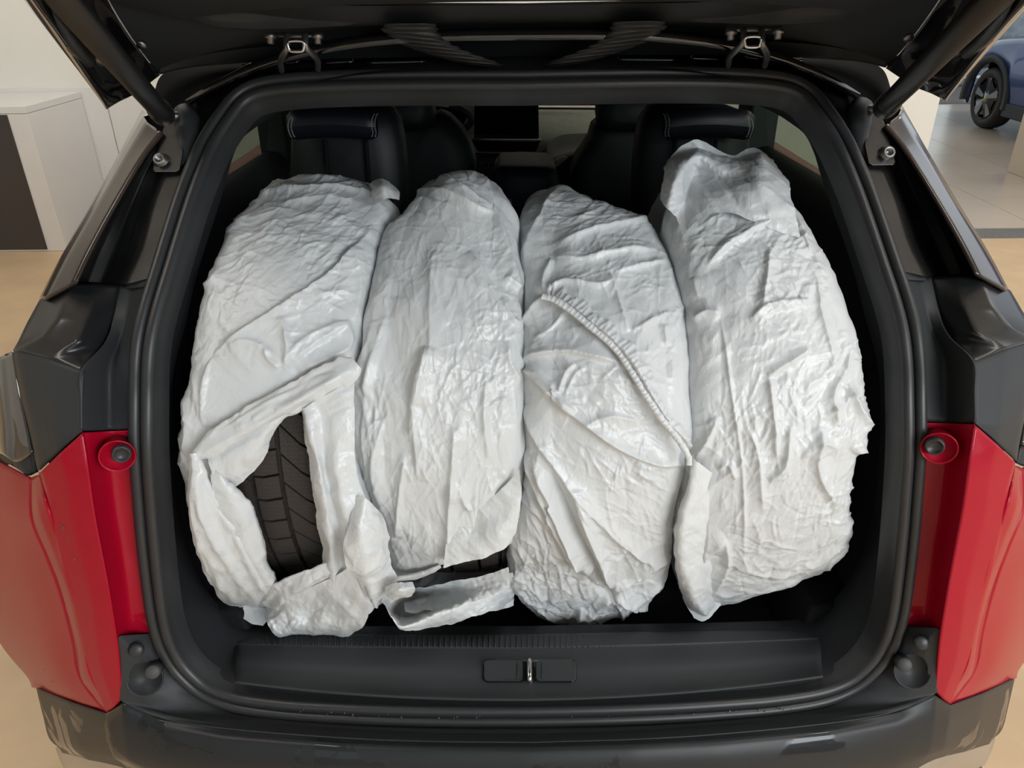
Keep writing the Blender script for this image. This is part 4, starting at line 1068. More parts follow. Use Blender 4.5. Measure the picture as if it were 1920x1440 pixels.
def tread_material():
    mt = mat('tread_rubber', (0.040, 0.034, 0.031), 0.6, 0, 0.35); nt = mt.node_tree; b = nt.nodes['Principled BSDF']
    tc = nt.nodes.new('ShaderNodeTexCoord')
    sp = nt.nodes.new('ShaderNodeSeparateXYZ'); nt.links.new(tc.outputs['Object'], sp.inputs[0])
    at = nt.nodes.new('ShaderNodeMath'); at.operation = 'ARCTAN2'
    y0 = nt.nodes.new('ShaderNodeMath'); y0.operation = 'SUBTRACT'; y0.inputs[1].default_value = YC; nt.links.new(sp.outputs['Y'], y0.inputs[0])
    z0 = nt.nodes.new('ShaderNodeMath'); z0.operation = 'SUBTRACT'; z0.inputs[1].default_value = ZC; nt.links.new(sp.outputs['Z'], z0.inputs[0])
    nt.links.new(z0.outputs[0], at.inputs[0]); nt.links.new(y0.outputs[0], at.inputs[1])
    wv = nt.nodes.new('ShaderNodeMath'); wv.operation = 'SINE'; mx = nt.nodes.new('ShaderNodeMath'); mx.operation = 'MULTIPLY'; mx.inputs[1].default_value = 900
    nt.links.new(sp.outputs['X'], mx.inputs[0]); nt.links.new(mx.outputs[0], wv.inputs[0])
    am = nt.nodes.new('ShaderNodeMath'); am.operation = 'MULTIPLY_ADD'; am.inputs[1].default_value = 330; nt.links.new(at.outputs[0], am.inputs[0])
    wm = nt.nodes.new('ShaderNodeMath'); wm.operation = 'MULTIPLY'; wm.inputs[1].default_value = 1.1; nt.links.new(wv.outputs[0], wm.inputs[0]); nt.links.new(wm.outputs[0], am.inputs[2])
    sn_ = nt.nodes.new('ShaderNodeMath'); sn_.operation = 'SINE'; nt.links.new(am.outputs[0], sn_.inputs[0])
    rp = nt.nodes.new('ShaderNodeValToRGB'); rp.color_ramp.elements[0].position = 0.0; rp.color_ramp.elements[1].position = 0.12
    nt.links.new(sn_.outputs[0], rp.inputs[0])
    ab = nt.nodes.new('ShaderNodeMath'); ab.operation = 'ADD'; ab.inputs[1].default_value = 0.96; nt.links.new(sn_.outputs[0], ab.inputs[0]); nt.links.new(ab.outputs[0], rp.inputs[0])
    bp = nt.nodes.new('ShaderNodeBump'); bp.inputs['Strength'].default_value = 0.6; bp.inputs['Distance'].default_value = 0.0015
    nt.links.new(rp.outputs[0], bp.inputs['Height']); nt.links.new(bp.outputs[0], b.inputs['Normal'])
    return mt
M_tread = tread_material()

def seg_dist(U, V, p, q):
    d = np.array(q, float) - p; L = np.hypot(*d) + 1e-9; d /= L
    du, dv = U - p[0], V - p[1]
    a = (du * d[0] + dv * d[1]) / L
    perp = du * (-d[1]) + dv * d[0]
    return a, perp, L
def creases(U, V, mask, hand, regions, seed):
    """relief of folds; hand: (polyline, height, width one side, width other side); regions: scattered folds"""
    H_ = np.zeros_like(U); rng = np.random.RandomState(seed)
    idx = np.where(mask.ravel())[0]; u = U.ravel()[idx]; v = V.ravel()[idx]; h = np.zeros_like(u)
    for poly, A, w1, w2 in hand:
        P = catmull(np.array(poly, float), max(2, 6 * (len(poly) - 1) + 1)) if len(poly) > 2 else np.array(poly, float)
        lo = P.min(0) - 5 * max(w1, w2); hi = P.max(0) + 5 * max(w1, w2)
        k = np.where((u > lo[0]) & (u < hi[0]) & (v > lo[1]) & (v < hi[1]))[0]
        if len(k) == 0: continue
        best = np.full(len(k), 1e9); bs = np.zeros(len(k)); ba = np.zeros(len(k)); n = len(P) - 1
        for i in range(n):
            a, d, L = seg_dist(u[k], v[k], P[i], P[i + 1])
            ac = np.clip(a, 0, 1); dist = np.hypot(d, (a - ac) * L)
            b_ = dist < best
            best[b_] = dist[b_]; bs[b_] = d[b_]; ba[b_] = (i + ac[b_]) / n
        w = np.where(bs > 0, w1, w2)
        tp = np.clip(np.minimum(ba, 1 - ba) * 6, 0, 1) ** 0.7
        tp = np.where((ba <= 0) | (ba >= 1), tp, tp)
        h[k] += 1.3 * A * tp * np.exp(-(np.sqrt(best ** 2 + 0.6) / w))
    for (cu, cv, ru, rv, n, ang, sp, ln, A, wd) in regions:
        for _ in range(int(n * 2.1)):
            while True:
                x, y = rng.uniform(-1, 1, 2)
                if x * x + y * y < 1: break
            c = np.array([cu + x * ru, cv + y * rv]); t = math.radians(ang + rng.normal() * sp)
            L = ln * rng.uniform(0.5, 1.5); d = np.array([math.cos(t), -math.sin(t)]) * L / 2
            am = 0.74 * A * rng.uniform(0.25, 1.0) * (1 if rng.rand() < 0.72 else -0.8); w = 0.42 * wd * rng.uniform(0.6, 1.5)
            asym = rng.uniform(0.35, 1.0); w1, w2 = (w, w * asym) if rng.rand() < 0.5 else (w * asym, w)
            mx = L / 2 + 5 * w
            k = np.where((np.abs(u - c[0]) < mx) & (np.abs(v - c[1]) < mx))[0]
            if len(k) == 0: continue
            a, pd, L2 = seg_dist(u[k], v[k], c - d, c + d)
            pd = pd + 0.10 * L * np.sin(a * math.pi) * rng.uniform(-1, 1)
            tp = np.clip(1 - (2 * a - 1) ** 2, 0, 1) ** 0.8
            h[k] += am * tp * np.exp(-np.sqrt(pd ** 2 + 0.5) / np.where(pd > 0, w1, w2))
    H_.ravel()[idx] = h
    return H_

def crumple(a, b, seed, f, bias=None, n=8):
    """facets of creased film: folded straight waves in patches; returns heights with unit-ish slope"""
    rng = np.random.RandomState(seed); h = np.zeros_like(a)
    for i in range(n):
        t = rng.uniform(0, math.pi) if bias is None else bias + rng.normal() * 0.55
        fr = f * rng.uniform(0.6, 1.6)
        wp = perlin(np.stack([a * f * 0.35, b * f * 0.35, np.full_like(a, seed * 0.37 + i * 2.1)], -1)) * 0.9
        q = ((a * math.cos(t) + b * math.sin(t)) * fr + wp + rng.rand()) % 1.0
        sk = rng.uniform(0.25, 0.75)
        tri = np.where(q < sk, q / sk, (1 - q) / (1 - sk))
        mk = np.clip(perlin(np.stack([a * f * 0.28 + 7.7 * i, b * f * 0.28, np.full_like(a, seed * 1.3 + i)], -1)) * 3.0, 0, 1)
        h += mk * (tri - 0.4) / fr
    return h

def normals(P, closed=False):
    if closed:
        a = np.roll(P, -1, 0) - np.roll(P, 1, 0)
    else:
        a = np.gradient(P, axis=0)
    b = np.gradient(P, axis=1)
    N = np.cross(a, b); N /= np.linalg.norm(N, axis=-1)[..., None] + 1e-12
    return N
def in_poly(U, V, poly):
    poly = np.array(poly, float); inside = np.zeros(U.shape, bool); j = len(poly) - 1
    for i in range(len(poly)):
        xi, yi = poly[i]; xj, yj = poly[j]
        c = ((yi > V) != (yj > V)) & (U < (xj - xi) * (V - yi) / (yj - yi + 1e-12) + xi)
        inside ^= c; j = i
    return inside

def cyl(u, v, r):
    """point where the sight line meets the tyre-shaped cylinder of radius r (or passes closest to its axis)"""
    u = np.asarray(u, float); v = np.asarray(v, float); r = np.asarray(r, float)
    d = ray(u, v); oy, oz = CAM[1] - YC, CAM[2] - ZC
    A = d[..., 1] ** 2 + d[..., 2] ** 2; B_ = oy * d[..., 1] + oz * d[..., 2]; C_ = oy * oy + oz * oz - r * r
    D = np.maximum(B_ * B_ - A * C_, 0)
    t = (-B_ - np.sqrt(D)) / A
    return CAM + d * t[..., None]

def build_bag(label, edges, Rtab, front, hand, regions, seed, bumps=(), cut=None, cutside=None, flow=(1, 1), amp=1.0, shoulder=0.038):
    ed = np.array(edges, float)
    th = np.radians(np.concatenate([np.linspace(-4, 152, 560), np.linspace(154, 354, 70)]))
    td = np.degrees(th)
    Rt = np.array(Rtab, float)
    R = np.interp(td, Rt[:, 0], Rt[:, 1]); Rr = np.interp(td, Rt[:, 0], Rt[:, 2])
    Rm = 0.5 * (R + Rr)
    cy = YC - Rm * np.sin(th); cz = ZC + Rm * np.cos(th)
    pm = np.stack([np.zeros_like(cy), cy, cz], -1)
    _, vv = proj(pm)
    # visible range of angles, in which the outline seen from the boot opening applies
    i0 = int(np.argmin(np.where(td < 60, vv, 1e9))); i1 = int(np.argmax(np.where((td > 90) & (td < 153), vv, -1e9)))
    vc = vv.copy(); vc[:i0] = vv[i0]; vc[i1:] = vv[i1]
    uL = np.interp(vc, ed[:, 0], ed[:, 1]); uR = np.interp(vc, ed[:, 0], ed[:, 2])
    dep = (pm - CAM) @ FWD
    xL = CAM[0] + (uL - W / 2) / F * dep; xR = CAM[0] + (uR - W / 2) / F * dep
    xL[i1:] = xL[i1]; xR[i1:] = xR[i1]; xL[:i0] = xL[i0]; xR[:i0] = xR[i0]
    k = np.clip((td - 170) / 100, 0, 1)      # round the back the film narrows again to its width at the top
    xL = np.where(td > 170, xL[i1] * (1 - k) + xL[i0] * k, xL); xR = np.where(td > 170, xR[i1] * (1 - k) + xR[i0] * k, xR)
    for _ in range(10):
        xL = (np.roll(xL, 1) + 2 * xL + np.roll(xL, -1)) / 4; xR = (np.roll(xR, 1) + 2 * xR + np.roll(xR, -1)) / 4
    hw = np.maximum((xR - xL) / 2 + 0.002, 0.03); xm = (xL + xR) / 2
    nq = 230
    # cross-section: left side, shoulder, crown, shoulder, right side (a = across -1..1, r = fall from the crown)
    rho = np.minimum(shoulder, hw * 0.85)
    q = np.concatenate([np.linspace(-1.9, -1.32, 16), np.linspace(-1.30, 1.30, nq - 32), np.linspace(1.32, 1.9, 16)])
    X = np.zeros((len(th), nq)); Dn = np.zeros((len(th), nq))
    for j, qq in enumerate(q):
        s, aq = (1 if qq >= 0 else -1), abs(qq)
        if aq <= 0.72:
            X[:, j] = s * aq / 0.72 * (hw - rho); Dn[:, j] = 0.010 * (aq / 0.72) ** 2
        elif aq <= 1.2:
            a = (aq - 0.72) / 0.48 * math.pi / 2
            X[:, j] = s * ((hw - rho) + rho * math.sin(a)); Dn[:, j] = 0.010 + rho * 0.9 * (1 - math.cos(a))
        else:
            a = (aq - 1.2) / 0.7
            X[:, j] = s * (hw - 0.012 * a ** 2); Dn[:, j] = 0.010 + rho * 0.9 + a * (0.20 - rho * 0.9)
    Rq = R[:, None] + (Rr - R)[:, None] * np.clip(q[None] / 2.4 + 0.5, 0, 1)
    rr = Rq - Dn
    P = np.stack([xm[:, None] + X, YC - rr * np.sin(th)[:, None], ZC + rr * np.cos(th)[:, None]], -1)
    N = normals(P, True)
    if (N[len(th) // 3, nq // 2] @ (P[len(th) // 3, nq // 2] - np.array([P[len(th) // 3, nq // 2, 0], YC, ZC]))) < 0: N = -N
    U, V = proj(P)
    face = ((CAM - P) * N).sum(-1) / np.linalg.norm(CAM - P, axis=-1) > -0.25
    face &= (td < 165)[:, None] & (np.abs(q) < 1.75)[None]
    h = creases(U, V, face, hand, regions, seed)
    for bu, bv, br1, br2, ang, A in bumps:
        t = math.radians(ang); du, dv = U - bu, V - bv
        a = du * math.cos(t) - dv * math.sin(t); b = du * math.sin(t) + dv * math.cos(t)
        h += np.where(face, A * np.exp(-(a / br1) ** 2 - (b / br2) ** 2), 0)
    # broad slack and fine crumple of the film
    s_ = Rm[:, None] * th[:, None] * np.ones_like(X); wv = xm[:, None] + X + Dn * np.sign(q)[None]
    fa, fs = flow
    ca, sa = math.cos(fa), math.sin(fa)
    aa, bb = s_ * ca + wv * sa, -s_ * sa + wv * ca
    C3 = np.stack([aa * 5 / fs, bb * 9, np.full_like(aa, seed * 1.7)], -1)
    warp = perlin(np.stack([s_ * 9, wv * 9, np.full_like(aa, seed + 0.3)], -1)) * 0.9
    C3[..., 1] += warp
    n1 = ridged(C3) ** 2; n2 = ridged(C3 * 2.3 + 5) ** 2; n3 = perlin(C3 * np.array([6.0, 6.0, 1]) + 9)
    fade = np.clip((1.95 - np.abs(q)) / 0.5, 0, 1)[None]
    h = h + amp * fade * (0.0016 * (n1 - 0.3) + 0.0007 * (n2 - 0.3) + 0.0002 * n3)
    h = h + amp * fade * (0.030 * crumple(s_, wv, seed * 5 + 1, 18, None, 6) + 0.030 * crumple(aa, bb, seed * 5 + 2, 42, math.pi / 2, 8))
    h = h - 0.0010
    P = P + N * h[..., None]
    # film cannot sink below the boot floor
    P[..., 2] = np.maximum(P[..., 2], 0.7135 + 0.002 * np.abs(perlin(P * 40)))
    keep = None
    if cut is not None:
        Uc, Vc = U[:-1, :-1], V[:-1, :-1]
        keep = np.ones((len(th), nq - 1), bool)
        kk = in_poly(Uc, Vc, cut) & face[:-1, :-1]
        keep[:-1] = ~kk
        # draw the rim of the opening onto its outline
        rim = np.zeros(U.shape, bool); k2 = keep[:-1]
        cnt = np.zeros(U.shape); tot = np.zeros(U.shape)
        for di in (0, 1):
            for dj in (0, 1):
                cnt[di:len(th) - 1 + di, dj:nq - 1 + dj] += k2; tot[di:len(th) - 1 + di, dj:nq - 1 + dj] += 1
        rim = (cnt > 0) & (cnt < tot) & face
        ri = np.argwhere(rim); pu, pv = U[rim], V[rim]
        bu_, bv_ = pu.copy(), pv.copy(); bd = np.full(len(pu), 1e9); cp = np.array(cut, float)
        for e_ in range(len(cp)):
            p0, p1 = cp[e_], cp[(e_ + 1) % len(cp)]; d_ = p1 - p0
            t_ = np.clip(((pu - p0[0]) * d_[0] + (pv - p0[1]) * d_[1]) / (d_ @ d_ + 1e-9), 0, 1)
            cu_, cv_ = p0[0] + t_ * d_[0], p0[1] + t_ * d_[1]; dd_ = np.hypot(pu - cu_, pv - cv_)
            b_ = dd_ < bd; bd[b_] = dd_[b_]; bu_[b_] = cu_[b_]; bv_[b_] = cv_[b_]
        ok_ = bd < 7
        P[rim] += np.where(ok_[:, None], cyl(bu_, bv_, 0.358) - cyl(pu, pv, 0.358), 0)
    rt = empty('plastic_bag', (float(xm[200]), YC, 0.712)); PLOC[rt.name] = tuple(rt.location)
    tag(rt, label, 'bag', 'white plastic tyre bags in the boot')
    grid_mesh('film', P, M_bag, rt, keep=keep, closed_u=True)
    return rt

def sheet(name, parent, rows, n=(60, 40), hand=(), regions=(), seed=1, amp=1.0, base=0.356, mode='cub', mat_=None, scale=14.0, jit=1.8, crum=1.0, fc=26):
    """loose film: rows of (u, v, height over the tyre) control points, with its own folds"""
    R_ = np.array(rows, float); n = (int(n[0] * 1.6), int(n[1] * 1.6))
    f = spline_u if mode == 'cub' else linear_u
    C = f(R_, n[0]); C = np.swapaxes(spline_u(np.swapaxes(C, 0, 1), n[1]), 0, 1)
    q = np.stack([C[..., 0] / 22, C[..., 1] / 22, np.full(C.shape[:2], seed * 1.9)], -1)
    C[..., 0] += jit * (perlin(q) + 0.5 * perlin(q * 2.7 + 4)) * 1.6; C[..., 1] += jit * (perlin(q + 31) + 0.5 * perlin(q * 2.7 + 44)) * 1.6
    P = cyl(C[..., 0], C[..., 1], base + C[..., 2])
    N = normals(P)
    if ((CAM - P) * N).sum() < 0: N = -N
    U, V = C[..., 0], C[..., 1]
    h = creases(U, V, np.ones(U.shape, bool), hand, regions, seed)
    C3 = P * scale + seed * 3.1
    h += amp * (0.0013 * (ridged(C3) ** 2 - 0.3) + 0.0007 * (ridged(C3 * 2.4) ** 2 - 0.3) + 0.0002 * perlin(C3 * 6))
    m_, k_ = U * 0.00068, V * 0.00068
    h += crum * (0.06 * crumple(m_, k_, seed * 7 + 3, fc) + 0.04 * crumple(m_, k_, seed * 7 + 4, fc * 2.2))
    P = P + N * h[..., None]
    P[..., 2] = np.maximum(P[..., 2], 0.7135)
    return grid_mesh(name, P, mat_ or M_bag, parent)

def band(name, parent, path, width, lift, n=(120, 44), hand=(), regions=(), seed=1, amp=1.0, base=0.356, thick=0.010, longs=12, la=0.0032, jit=0.6, crum=1.0):
    """rolled hem: a flattened, pleated tube of film along a path (u, v, half width px)"""
    rng = np.random.RandomState(seed)
    C = catmull(np.array(path, float), n[0])
    T = np.gradient(C[:, :2], axis=0); T /= np.linalg.norm(T, axis=1)[:, None]; Nn_ = np.stack([-T[:, 1], T[:, 0]], -1)
    hand = list(hand)
    for k in range(longs):
        o0 = rng.uniform(-0.8, 0.8); o1 = np.clip(o0 + rng.normal() * 0.35, -0.9, 0.9)
        a, b = sorted(rng.choice(np.linspace(0, 1, 9), 2, replace=False)); i = np.linspace(a * (n[0] - 1), b * (n[0] - 1), 7).astype(int)
        o_ = np.linspace(o0, o1, 7)[:, None]
        hand.append((C[i, :2] + Nn_[i] * C[i, 2:3] * o_, la * rng.uniform(0.5, 1.2) * (1 if rng.rand() < 0.7 else -1), rng.uniform(1.2, 3.5), rng.uniform(1.5, 9)))
    a = np.linspace(0, 2 * np.pi, n[1] + 1)
    t = np.linspace(0, len(path) * 2.2, n[0])
    j1 = 1 + 0.16 * jit * perlin(np.stack([t, np.full_like(t, seed), np.zeros_like(t)], -1)) * 2; j2 = 1 + 0.16 * jit * perlin(np.stack([t + 50, np.full_like(t, seed), np.zeros_like(t)], -1)) * 2
    ca = np.cos(a)[None]; wd = C[:, 2, None] * np.where(ca > 0, j1[:, None], j2[:, None])
    U = C[:, 0, None] + Nn_[:, 0, None] * wd * ca
    V = C[:, 1, None] + Nn_[:, 1, None] * wd * ca
    sa = np.sin(a)[None]
    hh = lift + thick * np.sign(sa) * np.abs(sa) ** 1.3 * np.ones_like(U)
    P = cyl(U, V, base + hh)
    N = normals(P)
    mid = P.mean(1, keepdims=True)
    if (N * (P - mid)).sum() < 0: N = -N
    up = sa * np.ones_like(U) > -0.05
    h = creases(U, V, up, hand, regions, seed)
    C3 = P * 16 + seed * 3.1
    h += amp * (0.0010 * (ridged(C3) ** 2 - 0.3) + 0.0005 * (ridged(C3 * 2.4) ** 2 - 0.3) + 0.0002 * perlin(C3 * 6))
    h += crum * 0.06 * crumple(U * 0.00068, V * 0.00068, seed * 7 + 5, 40)
    P = P + N * h[..., None]
    P[..., 2] = np.maximum(P[..., 2], 0.7135)
    return grid_mesh(name, P, M_bag, parent)

# ---- first bag: torn open at the front, tread showing
T1 = build_tyre(-0.318, 'dark tyre whose tread shows through the torn leftmost bag')
op1 = [(392, 868), (430, 838), (480, 806), (545, 772), (572, 765), (590, 790), (606, 860), (618, 940), (628, 1010), (632, 1080), (600, 1096), (560, 1102), (522, 1112), (505, 1130), (486, 1110), (450, 1050), (420, 985), (400, 920)]
bag1 = build_bag('white plastic bag torn open at front, standing against the left boot wall',
    [(300, 552, 640), (316, 530, 668), (330, 498, 712), (350, 464, 748), (375, 432, 744), (400, 412, 722), (430, 402, 702), (480, 382, 690), (545, 358, 676), (600, 350, 671), (640, 346, 669), (720, 336, 668), (780, 325, 666), (830, 315, 666), (900, 322, 668), (950, 330, 690), (1040, 350, 705), (1100, 384, 712), (1150, 430, 700), (1192, 480, 668), (1300, 500, 650)],
    [(-4, 0.356, 0.350), (30, 0.356, 0.354), (90, 0.356, 0.358), (118, 0.360, 0.360), (135, 0.376, 0.392), (144, 0.385, 0.420), (152, 0.38, 0.415), (180, 0.355, 0.355), (360, 0.356, 0.35)], 0,
    [([(400, 668), (440, 632), (520, 580), (610, 520), (660, 470), (700, 425)], 0.0085, 34, 3), ([(400, 664), (384, 720), (380, 800)], 0.006, 5, 30), ([(660, 470), (672, 530), (664, 600)], 0.004, 5, 12), ([(540, 690), (585, 650), (650, 610)], 0.004, 4, 16), ([(355, 600), (352, 700), (340, 800)], 0.003, 4, 10),
     ([(530, 690), (510, 660), (470, 640), (430, 650)], 0.005, 5, 14), ([(535, 692), (540, 650), (534, 610), (520, 600)], 0.006, 5, 8), ([(528, 690), (560, 645), (600, 620), (655, 600)], 0.005, 12, 5),
     ([(525, 692), (505, 672), (500, 655)], 0.005, 4, 4), ([(460, 368), (560, 360), (680, 362), (720, 395)], 0.007, 4, 16), ([(520, 385), (600, 372), (660, 378)], 0.005, 4, 14), ([(470, 352), (560, 338), (650, 345)], 0.005, 5, 10),
     ([(360, 545), (395, 530), (410, 505)], 0.004, 4, 8), ([(345, 700), (352, 800), (330, 900)], 0.004, 6, 10), ([(650, 600), (655, 650), (600, 680), (560, 700)], 0.006, 14, 5), ([(590, 560), (655, 545)], 0.003, 4, 8)],
    [(560, 420, 150, 60, 90, 12, 22, 60, 0.0022, 5), (520, 500, 150, 80, 90, 25, 25, 60, 0.0020, 5), (630, 480, 60, 90, 60, 20, 20, 45, 0.0022, 4), (430, 620, 70, 90, 40, 35, 30, 60, 0.0018, 6),
     (580, 600, 80, 70, 40, 20, 40, 50, 0.0022, 5), (360, 800, 50, 200, 60, 80, 25, 70, 0.0025, 6), (450, 740, 90, 60, 26, 30, 40, 45, 0.0012, 6), (600, 340, 120, 30, 30, 5, 20, 70, 0.003, 6), (560, 1160, 150, 50, 60, 20, 50, 60, 0.004, 8)], 11,
    cut=op1, flow=(0.9, 1.6))
# its rolled edges, inner film and hanging folds
band('rolled_hem', bag1, [(366, 856, 10), (400, 832, 22), (450, 802, 26), (510, 768, 27), (560, 742, 28), (610, 716, 30), (650, 694, 27), (668, 680, 14)], 0, 0.013, hand=[([(380, 850), (480, 795), (580, 740), (660, 690)], 0.006, 5, 8), ([(420, 850), (520, 790), (590, 750)], -0.005, 5, 5), ([(440, 805), (540, 750)], 0.004, 4, 6)],
     regions=[(520, 770, 150, 80, 50, 32, 10, 70, 0.0025, 4)], seed=21, thick=0.0055)
sheet('inner_film', bag1, [[(388, 856, 0.012), (440, 826, 0.012), (500, 790, 0.012), (556, 758, 0.012)], [(396, 878, 0.016), (440, 848, 0.018), (490, 812, 0.018), (536, 778, 0.012)], [(410, 900, 0.013), (446, 872, 0.018), (480, 846, 0.016), (514, 812, 0.006)], [(440, 914, 0.001), (460, 898, 0.002), (486, 872, 0.002), (504, 835, 0.001)]],
      n=(50, 70), regions=[(455, 850, 60, 50, 40, 35, 50, 40, 0.0025, 6)], seed=22)
band('rolled_hem', bag1, [(362, 850, 8), (372, 900, 16), (386, 960, 28), (408, 1020, 38), (436, 1076, 42), (470, 1126, 37), (506, 1158, 22)], 0, 0.016, hand=[([(372, 862), (380, 940), (420, 1040), (490, 1140)], 0.007, 8, 8), ([(392, 880), (420, 960), (470, 1060), (510, 1130)], 0.006, 6, 10), ([(366, 880), (366, 960), (392, 1060), (450, 1130)], 0.006, 8, 6)],
     regions=[(430, 1030, 70, 130, 60, -65, 20, 70, 0.003, 5)], seed=23, thick=0.006)
sheet('inner_film', bag1, [[(396, 870, 0.010), (404, 940, 0.02), (430, 1010, 0.02), (462, 1070, 0.02), (500, 1130, 0.02)], [(412, 890, 0.02), (436, 940, 0.022), (458, 1000, 0.022), (484, 1060, 0.022), (516, 1110, 0.02)], [(434, 908, 0.010), (460, 934, 0.012), (482, 990, 0.012), (498, 1050, 0.012), (520, 1096, 0.012)], [(444, 916, 0.001), (470, 944, 0.002), (490, 1000, 0.002), (504, 1055, 0.002), (516, 1084, 0.002)]],
      n=(50, 80), regions=[(460, 1000, 60, 100, 46, -60, 40, 50, 0.003, 6)], seed=24)
band('rolled_hem', bag1, [(492, 1152, 14), (522, 1120, 22), (560, 1096, 20), (596, 1078, 16), (624, 1066, 14)], 0, 0.020, hand=[([(500, 1150), (540, 1110), (620, 1066)], 0.005, 6, 6)], regions=[(560, 1110, 70, 40, 26, 35, 20, 50, 0.003, 5)], seed=25, thick=0.006)
sheet('lower_pouch', bag1, [[(500, 1140, 0.026), (540, 1118, 0.03), (580, 1102, 0.03), (626, 1080, 0.03), (660, 1060, 0.03)], [(500, 1165, 0.05), (545, 1150, 0.045), (590, 1140, 0.04), (630, 1130, 0.045), (680, 1110, 0.05)], [(510, 1186, 0.066), (550, 1178, 0.062), (600, 1172, 0.062), (650, 1170, 0.066), (690, 1150, 0.066)], [(530, 1196, 0.07), (560, 1198, 0.07), (610, 1198, 0.07), (650, 1194, 0.07), (680, 1176, 0.07)]],
      n=(50, 90), hand=[([(500, 1160), (560, 1140), (610, 1170)], 0.007, 8, 8), ([(540, 1130), (590, 1160), (640, 1150)], -0.006, 10, 10), ([(600, 1110), (640, 1150), (650, 1190)], 0.008, 6, 12)], regions=[(590, 1150, 90, 40, 46, 10, 50, 50, 0.004, 7)], seed=26)
# vertical hanging folds right of the opening
sheet('hanging_fold', bag1, [[(562, 762, 0.003), (568, 764, 0.018), (600, 748, 0.016), (640, 722, 0.014), (666, 694, 0.012)], [(570, 800, 0.003), (580, 806, 0.022), (604, 800, 0.012), (632, 790, 0.016), (664, 780, 0.012)], [(582, 880, 0.003), (600, 890, 0.024), (612, 888, 0.012), (632, 880, 0.024), (668, 880, 0.012)], [(594, 960, 0.003), (612, 965, 0.026), (630, 962, 0.016), (650, 960, 0.030), (690, 950, 0.016)], [(604, 1040, 0.003), (620, 1045, 0.028), (640, 1044, 0.020), (665, 1040, 0.034), (712, 1020, 0.02)], [(610, 1090, 0.012), (628, 1100, 0.034), (650, 1105, 0.03), (680, 1100, 0.044), (726, 1080, 0.03)], [(625, 1150, 0.040), (645, 1165, 0.052), (662, 1170, 0.050), (690, 1150, 0.055), (714, 1130, 0.04)]],
      n=(140, 80), hand=[([(568, 764), (590, 850), (606, 930), (616, 1050)], 0.007, 3, 5), ([(652, 720), (634, 820), (620, 900), (612, 930)], -0.014, 4, 5), ([(664, 700), (652, 800), (640, 900), (640, 1000), (655, 1180)], 0.013, 3, 8), ([(640, 740), (618, 840), (606, 900)], 0.009, 3, 8), ([(625, 930), (632, 1030), (640, 1150)], -0.012, 4, 5), ([(668, 760), (664, 880), (664, 980), (668, 1100)], 0.011, 3, 6), ([(655, 820), (652, 940), (652, 1080)], -0.010, 3, 4), ([(690, 950), (690, 1040), (680, 1140)], -0.009, 4, 5), ([(612, 800), (600, 850), (604, 900)], -0.007, 3, 4), ([(632, 900), (630, 980), (636, 1060)], 0.008, 3, 6)],
      regions=[(650, 960, 50, 180, 60, 86, 10, 70, 0.003, 5)], seed=27, amp=0.8)
# crumpled corner flap
sheet('corner_flap', bag1, [[(668, 930, 0.022), (685, 935, 0.03), (700, 950, 0.024), (716, 965, 0.012)], [(648, 1010, 0.045), (675, 1000, 0.055), (705, 995, 0.04), (728, 1005, 0.02)], [(650, 1060, 0.055), (680, 1050, 0.062), (708, 1050, 0.05), (732, 1050, 0.03)], [(680, 1090, 0.055), (695, 1098, 0.055), (718, 1090, 0.045), (744, 1088, 0.03)], [(700, 1130, 0.05), (706, 1140, 0.05), (712, 1125, 0.04), (726, 1108, 0.03)]],
      n=(80, 60), hand=[([(645, 1012), (680, 990), (712, 980)], 0.013, 2.5, 14), ([(700, 992), (694, 1040), (690, 1086)], 0.012, 3, 9), ([(660, 1080), (720, 1092), (744, 1086)], 0.011, 3, 9), ([(690, 1000), (715, 1030), (728, 1050)], -0.009, 3, 6), ([(665, 960), (690, 975), (716, 970)], 0.008, 3, 8), ([(704, 1050), (716, 1075), (712, 1100)], 0.008, 2.5, 6)], regions=[(690, 1020, 50, 80, 60, 20, 60, 40, 0.005, 5)], seed=28, amp=1.6)
# little ear of film at the top
sheet('gathered_ear', bag1, [[(690, 350, 0.0), (705, 338, 0.012), (722, 338, 0.012), (742, 350, 0.0)], [(695, 365, 0.004), (712, 352, 0.025), (730, 352, 0.02), (748, 362, 0.0)], [(705, 385, 0.004), (718, 375, 0.018), (732, 372, 0.016), (746, 376, 0.0)]], n=(40, 40), hand=[([(722, 392), (726, 360), (722, 340)], 0.006, 5, 5), ([(724, 392), (740, 368)], 0.005, 4, 4)], regions=[(720, 362, 25, 20, 20, 70, 20, 30, 0.003, 4)], seed=29, base=0.345)

